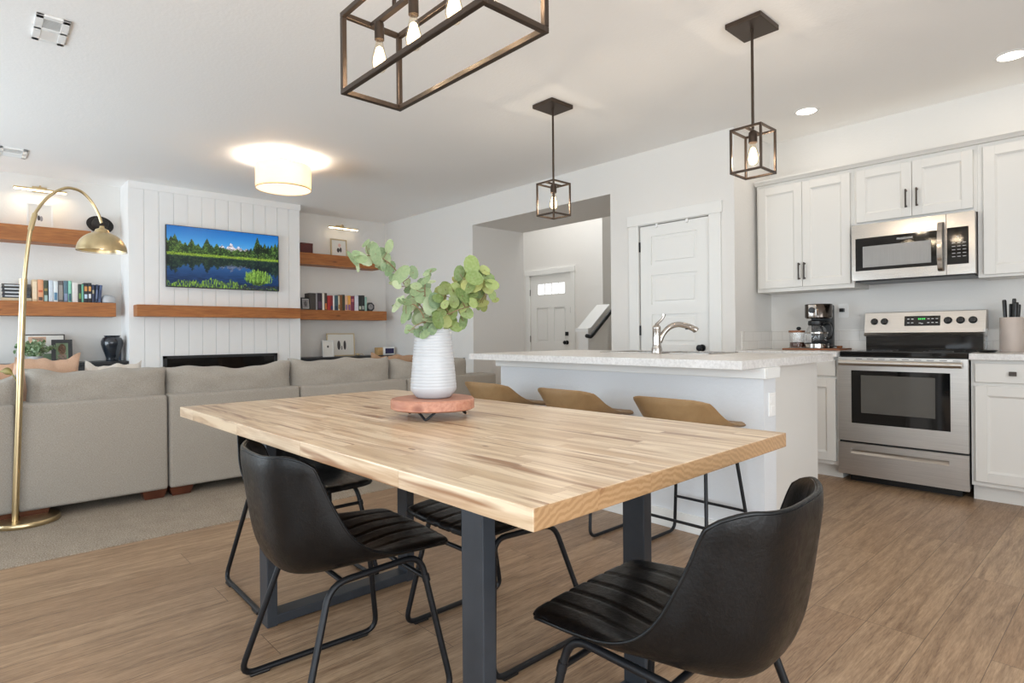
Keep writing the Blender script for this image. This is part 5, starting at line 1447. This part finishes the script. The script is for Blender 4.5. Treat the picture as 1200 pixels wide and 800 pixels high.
tag(MB().lathe([(r_ * rv, z_ * (zt_ - zl)) for r_, z_ in vs], (-7.50, b.y, zl), 40).build('ginger_jar_vase', m_blackvase, smooth=50, org=(-7.50, b.y, zl)), 'black glazed vase at the right end of the left cabinet', 'vase')
y0, _ = yz(140.0, 410, -7.57); y1, zt_ = yz(146.5, 399, -7.57)
book(y0 - 0.035, y1 - 0.03, zl, zt_ - zl, 0.13, (96, 112, 132), 'slate blue book standing behind the black vase', 'books on the left cabinet', None, 0.0, XS=-7.61)
book(y1 - 0.0285, min(y1 - 0.002, 1.246), zl, zt_ - zl - 0.02, 0.13, (228, 228, 228), 'white book standing beside the slate blue one behind the black vase', 'books on the left cabinet', None, 0.0, XS=-7.61)
# small leafy plant
def leafshape(b2, c, nrm, up, r, asp=1.0, cup=0.15, seg=9):
    nrm = Vector(nrm).normalized(); up = Vector(up)
    up = (up - nrm * up.dot(nrm)); up = up.normalized() if up.length > 1e-5 else nrm.orthogonal().normalized()
    sd = up.cross(nrm)
    cv = b2.verts.new(Vector(c) - nrm * r * cup)
    vs = []
    for k in range(seg):
        a = 2 * math.pi * k / seg
        rr = r * (1.0 + 0.10 * math.cos(2 * a))
        vs.append(b2.verts.new(Vector(c) + up * math.cos(a) * rr * asp + sd * math.sin(a) * rr))
    for k in range(seg):
        b2.faces.new((cv, vs[k], vs[(k + 1) % seg]))
cy = on_x(41, 415, -7.45).y
pl = thing('potted_plant', 'small leafy green plant on the left cabinet behind the lamp pole', 'plant', (-7.45, cy, zl))
MB().lathe([(0.001, 0), (0.05, 0), (0.065, 0.07), (0.06, 0.07), (0.048, 0.01), (0.001, 0.01)], (-7.45, cy, zl), 28).build('pot', m_ceramic, pl, 40)
rn = random.Random(5); b2 = bmesh.new(); stem = MB()
for k in range(26):
    a = rn.uniform(0, 6.28); rr = rn.uniform(.03, .135)
    tip = Vector((-7.45 + 0.10 * math.cos(a) * rr / .17, cy + math.sin(a) * rr * 1.15, zl + 0.07 + rn.uniform(.06, .17) * (1.1 - rr / .3)))
    bs = Vector((-7.45, cy, zl + 0.03))
    pth = spline([bs, bs * .5 + tip * .5 + Vector((0, 0, .03)), tip], 4)
    stem.tube(pth, 0.0018, seg=5)
    for q in pth[2:]:
        for s_ in range(3):
            leafshape(b2, q + Vector((rn.uniform(-.02, .02), rn.uniform(-.025, .025), rn.uniform(-.015, .015))), (rn.uniform(.2, 1), rn.uniform(-.8, .8), rn.uniform(-.2, 1)), (0, rn.uniform(-1, 1), 1), rn.uniform(.009, .016), 1.3, seg=7)
stem.build('stems', m_stem, pl)
f = MB(); f._merge(b2); f.build('foliage', m_leafG, pl, 60)

# ---- on the right cabinet
zr = 0.7983
XR_ = -7.50
y0, _ = yz(378.5, 405, XR_); y1, zt_ = yz(391.5, 398.5, XR_)
frame('framed_picture', 'small white picture frame on the right cabinet', XR_, y0, y1, zr, zt_, 0.012, m_trim, art_patches([(.4, .6, .55, .72, k_dark, 'o')]), lean=0.10)
y0, _ = yz(383.5, 405, -7.62); y1, zt_ = yz(416.0, 390.3, -7.62)
frame('framed_picture', 'gilt picture frame with two grey figures on the right cabinet', -7.62, y0, y1, zr, zt_, 0.014, m_gold, art_patches([(.36, .48, .25, .7, k_dark, 'o'), (.60, .70, .25, .7, k_dark, 'o'), (.5, .56, .25, .45, k_grey, 'o')]), lean=0.06)
gy, _ = yz(418, 412, -7.45)
gl = tag(MB().tube([(-7.45, gy - .05, zr + .004), (-7.44, gy - 0.01, zr + .035), (-7.46, gy + .03, zr + .02), (-7.44, gy + .07, zr + .03), (-7.43, gy + .10, zr + .004)], 0.004, seg=8).ball((-7.45, gy + .02, zr + .018), (0.018, 0.03, 0.017)).build('trinket', m_gold, smooth=60, org=(-7.45, gy, zr)), 'small gilt trinket beside the gilt picture frame on the right cabinet', 'ornament')
y0, _ = yz(443, 411, -7.46); y1, zt_ = yz(450, 407, -7.46)
tag(MB().box((-7.56, y0, zr + .0003), (-7.46, y1, zt_), 0.006).build('wooden_box', mat('light_oak', (196, 158, 106), 0.5, var=.15), org=(-7.5, (y0 + y1) / 2, zr)), 'small light wooden box left of the white clock', 'box')
y0, _ = yz(450.4, 411, -7.42); y1, zt_ = yz(462.8, 406.5, -7.42)
dc = thing('digital_clock', 'white digital clock on the right end of the right cabinet', 'clock', (-7.44, (y0 + y1) / 2, zr))
MB().box((-7.47, y0, zr + .0003), (-7.422, y1, zt_), 0.010, 3).build('case', m_whiteplastic, dc, 50)
MB().box((-7.4225, y0 + .016, zr + .02), (-7.4205, y1 - .016, zt_ - .016), 0.001, 1).build('display', mat('dark_blue_display', (40, 36, 76), 0.2), dc)

# ------------------------------------------------------------------ centrepiece: stand, vase, eucalyptus
SC_ = Vector((-1.62, 1.135, 0.80))
sl = thing('display_stand', 'round reddish wood slice stand on hairpin legs on the table', 'stand', SC_)
rings = []
rr = [0.137 * (1 + 0.02 * math.sin(3 * a * 2 * math.pi / 56 + 1) + 0.012 * math.sin(5 * a * 2 * math.pi / 56)) for a in range(56)]
for q, z in ((0.94, 0.0285), (1.0, 0.033), (1.0, 0.060), (0.965, 0.0645)):
    rings.append([SC_ + Vector((rr[a] * q * math.cos(2 * math.pi * a / 56), rr[a] * q * math.sin(2 * math.pi * a / 56), z)) for a in range(56)])
MB().rings(rings).build('wood_slice', m_slice, sl, 40)
for ang in (-48, 72, 192):
    a = math.radians(ang)
    e = Vector((math.cos(a), math.sin(a), 0)); s_ = Vector((-math.sin(a), math.cos(a), 0))
    p0 = SC_ + e * 0.095
    pth = round_path([p0 + s_ * .026 + Vector((0, 0, .027)), p0 + e * .018 + Vector((0, 0, .0042)), p0 - s_ * .026 + Vector((0, 0, .027))], 0.007, 5)
    lg = MB().tube(pth, 0.004, seg=8); lg.box((-0.012, -0.04, 0.0265), (0.012, 0.04, 0.0285), M=Matrix.Translation(SC_ + e * 0.09) @ Matrix.Rotation(a, 4, 'Z'))
    lg.build('hairpin_leg', m_blackmetal, sl, 60)
VB = SC_ + Vector((0, 0, 0.065))
vp = [(0.001, 0), (0.050, 0), (0.058, 0.004), (0.066, 0.014), (0.075, 0.026)]
nr = 19
for k in range(nr):
    z = 0.03 + k * 0.0098
    r = 0.0755 - (0.0755 - 0.0585) * ((z - 0.03) / 0.19) ** 1.15
    vp += [(r - 0.0006, z), (r + 0.0006, z + 0.003), (r + 0.0006, z + 0.006), (r - 0.0012, z + 0.0094)]
zt_ = 0.03 + nr * 0.0098
vp += [(0.057, zt_), (0.0565, zt_ + 0.008), (0.054, zt_ + 0.0095), (0.052, zt_ + 0.006), (0.052, zt_ - 0.05), (0.06, 0.05), (0.001, 0.02)]
tag(MB().lathe(vp, VB, 64).build('ribbed_vase', m_ceramic, smooth=60, org=VB), 'tall white ribbed ceramic vase on the wood slice stand', 'vase')
DV = VB.x * XF + VB.y * YF
mouth = VB + Vector((0, 0, zt_ - 0.02))
def sprig(label, m, nodes, leaves, seed, extra):
    t = thing('eucalyptus_sprig', label, 'plant', mouth - Vector((0, 0, 0.10)), group='eucalyptus sprigs in the vase')
    rn = random.Random(seed)
    stems = MB(); paths = []
    for nd in nodes:
        p = spline([mouth - Vector((0, 0, .10))] + [at_depth(x, y, DV + d) for x, y, d in nd], 6)
        stems.tube(p, [0.0026 - 0.0014 * i / (len(p) - 1) for i in range(len(p))], seg=6); paths += p[4:]
    b2 = bmesh.new()
    cams = Vector((0, 0, CAM_H))
    allL = list(leaves)
    for k in range(extra):
        x, y, r_ = leaves[rn.randrange(len(leaves))][:3]
        allL.append((x + rn.uniform(-6, 6), y + rn.uniform(-6, 6), r_ * rn.uniform(.7, 1.0), 1.1, None, rn.choice((-1, 1)) * rn.uniform(.035, .085)))
    for lf in allL:
        x, y, r_ = lf[:3]; asp = lf[3] if len(lf) > 3 else 1.15
        ang = lf[4] if len(lf) > 4 and lf[4] is not None else rn.uniform(0, 180)
        dd = lf[5] if len(lf) > 5 else rn.uniform(-.05, .05)
        c = at_depth(x, y, DV + dd)
        v = (cams - c).normalized()
        tl = 0.35 if len(lf) <= 5 else 0.9
        nrm = v + Vector((rn.uniform(-tl, tl), rn.uniform(-tl, tl), rn.uniform(-.1, tl + .15)))
        a = math.radians(ang)
        up = _r * math.cos(a) + Vector((0, 0, 1)) * math.sin(a)
        rw = r_ / FPX * DV
        leafshape(b2, c, nrm, up, rw / math.sqrt(asp) , asp, 0.16 if rn.random() < .6 else -0.12, 12)
        # petiole to the nearest stem point
        q = min(paths, key=lambda P: (P - c).length)
        if (q - c).length < 0.12: stems.tube([q, (q + c) / 2 + Vector((0, 0, -.004)), c], 0.0011, seg=5)
    stems.build('stem', m_stem, t, 60)
    f = MB(); f._merge(b2); f.build('foliage', m, t, 60)
    return t
sprig('long grey green eucalyptus sprig reaching out to the upper left of the vase', m_leafL,
      [[(500, 372, .02), (478, 340, .03), (462, 314, .03), (446, 302, .02), (426, 299, .02), (416, 300, .01)]],
      [(424.5, 302.5, 9.5, 1.9, 145), (440, 297, 9.5, 1.8, 100), (452, 306, 8.5, 1.5, 80), (456, 288.5, 7, 1.6, 75), (432.5, 290.5, 6, 1.5, 80), (418, 298, 5.5, 1.5, 140), (459, 312, 6, 1.1), (470, 322, 11, 1.4, 60), (477.5, 331, 4.5, 1.4, 70), (465, 333.5, 5.5, 1.1), (484.5, 319, 7, 1.2), (481, 338, 7.5, 1.2), (445, 306, 5, 1.3), (463, 326, 7, 1.2), (437, 288, 4.5, 1.6, 95), (449, 313, 4, 1.4), (413, 303, 5.5, 3.2, 125), (419, 311, 4.5, 3.0, 100)], 21, 12)
sprig('drooping grey green eucalyptus sprig on the left side of the vase mouth', m_leafL,
      [[(498, 376, -.03), (487, 358, -.04), (474, 356, -.05), (467, 357, -.05)], [(500, 382, -.04), (490, 380, -.07), (482, 386, -.08)], [(504, 372, -.02), (498, 345, -.02), (500, 325, -.02), (506, 316, -.02)]],
      [(466.6, 356, 6.5, 2.8, 55), (476, 367.5, 8, 2.4, 60), (486, 351, 12, 1.35, 50), (491, 371, 9.5, 1.3, 60), (481, 385, 5.5, 1.3), (492.7, 389, 6.5, 1.2), (497, 333, 8, 1.1), (496, 346, 10, 1.1), (504, 358, 10, 1.15), (495, 372, 8.5, 1.2), (502, 384, 7.5, 1.1), (491.6, 390, 6.5, 1.1), (506, 371, 8.5, 1.1), (504.5, 317, 4.5, 2.6, 20), (480, 358, 9, 1.5, 60), (488, 340, 7.5, 1.4, 40), (500, 326, 4, 2.2, 60), (505, 330, 3.5, 2.6, 15)], 22, 22)
sprig('full yellow green eucalyptus sprig arching to the right of the vase', m_leafR,
      [[(515, 372, -.02), (528, 350, -.02), (545, 332, -.01), (560, 324, 0), (574, 330, 0)], [(514, 376, -.03), (530, 366, -.05), (545, 360, -.05)], [(512, 374, .02), (520, 352, .02), (524, 336, .03)]],
      [(516, 345, 9, 1.2), (526.5, 357.5, 7, 1.05), (530.6, 367.5, 7, 1.05), (514, 365, 9.5, 1.15), (522, 339, 8, 1.2), (533, 340, 8.5, 1.1), (538, 320, 8, 1.25, 80), (552.6, 311, 11, 1.15, 100), (561.5, 324, 12, 1.1), (552, 331, 12, 1.1), (543.6, 334, 10.5, 1.3, 60), (558, 340, 10, 1.1), (563, 348, 8.5, 1.1), (573, 326, 7, 1.2), (571, 336, 8, 1.15), (577, 345.5, 5.5, 1.1), (552.6, 355.5, 6.5, 1.6, 5), (565, 355.5, 6.5, 1.6, 5), (546, 365.6, 8.5, 1.2), (543, 376, 7.5, 1.7, 80), (533, 382, 8, 1.2), (518.5, 374.5, 10.5, 1.15), (540, 350, 9.5, 1.2), (527, 375, 8, 1.2), (548, 342, 9, 1.1), (537, 357, 8, 1.2), (556, 318, 9, 1.1), (545, 325, 9, 1.1), (568, 316, 6, 1.2), (510, 352, 7, 1.2)], 23, 46)

# ------------------------------------------------------------------ lights
def bulb_parts(root, x, y, ztop, L, r, power, hot):
    """Edison bulb hanging from ztop, local or world coordinates"""
    pr_ = [(0.001, 0), (r * .45, 0), (r * .47, -.10 * L), (r * .62, -.25 * L), (r * .92, -.55 * L), (r, -.70 * L), (r * .9, -.85 * L), (r * .6, -.96 * L), (0.001, -L)]
    g = MB().lathe(pr_, (x, y, ztop), 24).build('bulb', m_bulbglass, root, 60)
    MB().lathe([(0.001, -.18 * L), (r * .40, -.25 * L), (r * .72, -.55 * L), (r * .80, -.70 * L), (r * .66, -.86 * L), (0.001, -.94 * L)], (x, y, ztop), 20).build('filament', hot, g, 60)
def cage(b, x0, x1, y0, y1, z0, z1, t):
    h = t / 2
    for z in (z0, z1):
        for y in (y0, y1): b.box((x0 - h, y - h, z - h), (x1 + h, y + h, z + h), 0.0015, 1)
        for x in (x0, x1): b.box((x - h, y0 + h, z - h), (x + h, y1 - h, z + h), 0.0015, 1)
    for x in (x0, x1):
        for y in (y0, y1): b.box((x - h, y - h, z0 + h), (x + h, y + h, z1 - h), 0.0015, 1)
    return b
pd = thing('pendant_light', 'dark bronze cage pendant above the island, over the sink side nearest the kitchen', 'pendant lamp', (-1.467, 3.139, CE), 0, 'cage pendants above the island', local=True)
MB().box((-.098, -.112, -.028), (.098, .112, -.0005), 0.004).build('canopy', m_bronze, pd)
MB().cyl((0, 0, -.028), (0, 0, -.565), 0.0075, seg=14).build('rod', m_bronze, pd, 60)
cg = cage(MB(), -.082, .082, -.086, .086, -.805, -.575, 0.012)
cg.box((-.006, -.08, -.581), (.006, .08, -.569), 0.001, 1).build('cage', m_bronze, pd)
MB().lathe([(0.001, -.575), (0.012, -.575), (0.021, -.585), (0.0225, -.60), (0.0225, -.64), (0.001, -.641)], (0, 0, 0), 24).build('socket', m_bronze, pd, 40)
bulb_parts(pd, 0, 0, -.640, .125, .031, 0, m_fil_soft)
dup(pd, (-2.955, 3.143, CE), 0, 'dark bronze cage pendant above the island, over the living room end')
for x in (-1.467, -2.955): point_light('pendant_glow', (x, 3.14, CE - .72), 14, WARM, 0.035)

cx, cyy = -1.675, 1.185
cd = thing('cage_chandelier', 'long bronze cage chandelier with bare bulbs above the dining table', 'chandelier', (cx, cyy, CE))
cage(MB(), -2.09, -1.26, 1.062, 1.308, 2.003, 2.297, 0.019).box((-2.09, cyy - .011, 2.2878), (-1.26, cyy + .011, 2.306), 0.0015, 1).build('cage', m_bronze, cd)
for x in (cx - .25, cx + .25): MB().cyl((x, cyy, 2.305), (x, cyy, CE - .028), 0.008, seg=14).build('rod', m_bronze, cd, 60)
MB().box((cx - .33, cyy - .065, CE - .028), (cx + .33, cyy + .065, CE - .0005), 0.004).build('canopy', m_bronze, cd)
for k in range(4):
    x = -2.035 + k * .24
    MB().lathe([(0.001, 2.288), (0.017, 2.288), (0.0185, 2.28), (0.0185, 2.222), (0.001, 2.221)], (x, cyy, 0), 24).build('socket', m_bronze, cd, 40)
    bulb_parts(cd, x, cyy, 2.2205, .125, .031, 0, m_filament)
    point_light('chandelier_glow', (x, cyy, 2.14), 11, WARM, 0.03)

# drum ceiling lamp
T = NT('linen_drum_shade')
T.b.inputs['Base Color'].default_value = lin((246, 230, 204)); T.b.inputs['Roughness'].default_value = 0.8
tr_ = T.new('ShaderNodeBsdfTranslucent'); tr_.inputs[0].default_value = lin((246, 232, 208))
ms_ = T.new('ShaderNodeMixShader'); ms_.inputs[0].default_value = 0.5
T.link(T.b.outputs[0], ms_.inputs[1]); T.link(tr_.outputs[0], ms_.inputs[2]); T.link(ms_.outputs[0], T.n['Material Output'].inputs['Surface'])
m_drum = T.m
dl = thing('drum_ceiling_lamp', 'cream drum ceiling lamp in front of the television wall', 'ceiling lamp', (-5.53, 2.19, CE))
dc_ = (-5.53, 2.19, 0)
MB().lathe([(0.245, 2.452), (0.245, 2.672), (0.242, 2.672), (0.242, 2.452), (0.245, 2.452)], dc_, 64).build('drum_shade', m_drum, dl, 40)
MB().lathe([(0.001, 2.458), (0.2415, 2.458), (0.2415, 2.464), (0.001, 2.464)], dc_, 64).build('diffuser', emit_mat('lit_diffuser', (255, 238, 212), 0.85), dl, 40)
MB().lathe([(0.2455, 2.4515), (0.2465, 2.4515), (0.2465, 2.458), (0.2455, 2.458), (0.2455, 2.4515)], dc_, 64).build('shade_trim', m_brass, dl, 40)
MB().lathe([(0.001, 2.70), (0.055, 2.70), (0.055, CE - .0005), (0.001, CE - .0005)], dc_, 32).build('canopy', m_brass, dl, 40)
MB().cyl((-5.53, 2.19, 2.60), (-5.53, 2.19, 2.70), 0.008).box((-5.77, 2.184, 2.655), (-5.29, 2.196, 2.662)).box((-5.536, 1.95, 2.655), (-5.524, 2.43, 2.662)).build('spider', m_brass, dl)
point_light('drum_glow', (-5.45, 2.19, 2.58), 24, (1.0, 0.93, 0.82), 0.05)
point_light('drum_glow', (-5.61, 2.19, 2.58), 24, (1.0, 0.93, 0.82), 0.05)

for (x, y), lb in (((-1.767, 4.668), 'round recessed ceiling light above the left kitchen counter'), ((-0.575, 4.672), 'round recessed ceiling light above the right kitchen counter')):
    r_ = thing('recessed_light', lb, 'ceiling light', (x, y, CE), group='recessed kitchen ceiling lights')
    MB().lathe([(0.068, CE - .001), (0.07, CE - .006), (0.088, CE - .004), (0.09, CE - .0005), (0.068, CE - .0005)], (x, y, 0), 40).build('trim_ring', m_whiteplastic, r_, 50)
    MB().lathe([(0.001, CE - .003), (0.068, CE - .003), (0.068, CE - .0012), (0.001, CE - .0012)], (x, y, 0), 40).build('lens', m_down, r_)
    area = bpy.data.lights.new('downlight', 'AREA'); area.shape = 'DISK'; area.size = .13; area.energy = 1.2; area.color = (1.0, .86, .70)
    o = bpy.data.objects.new('downlight', area); C.objects.link(o); o.location = (x, y, CE - .008)
for y, pw in ((0.55, 0.8), (3.85, 4.5)):
    area = bpy.data.lights.new('picture_glow', 'AREA'); area.shape = 'RECTANGLE'; area.size = .03; area.size_y = .40; area.energy = pw; area.color = (1.0, .82, .60)
    o = bpy.data.objects.new('picture_glow', area); C.objects.link(o); o.location = (XA + .125, y, 2.56)

for o in list(SC.objects):
    if '_local' in o.keys(): del o['_local']
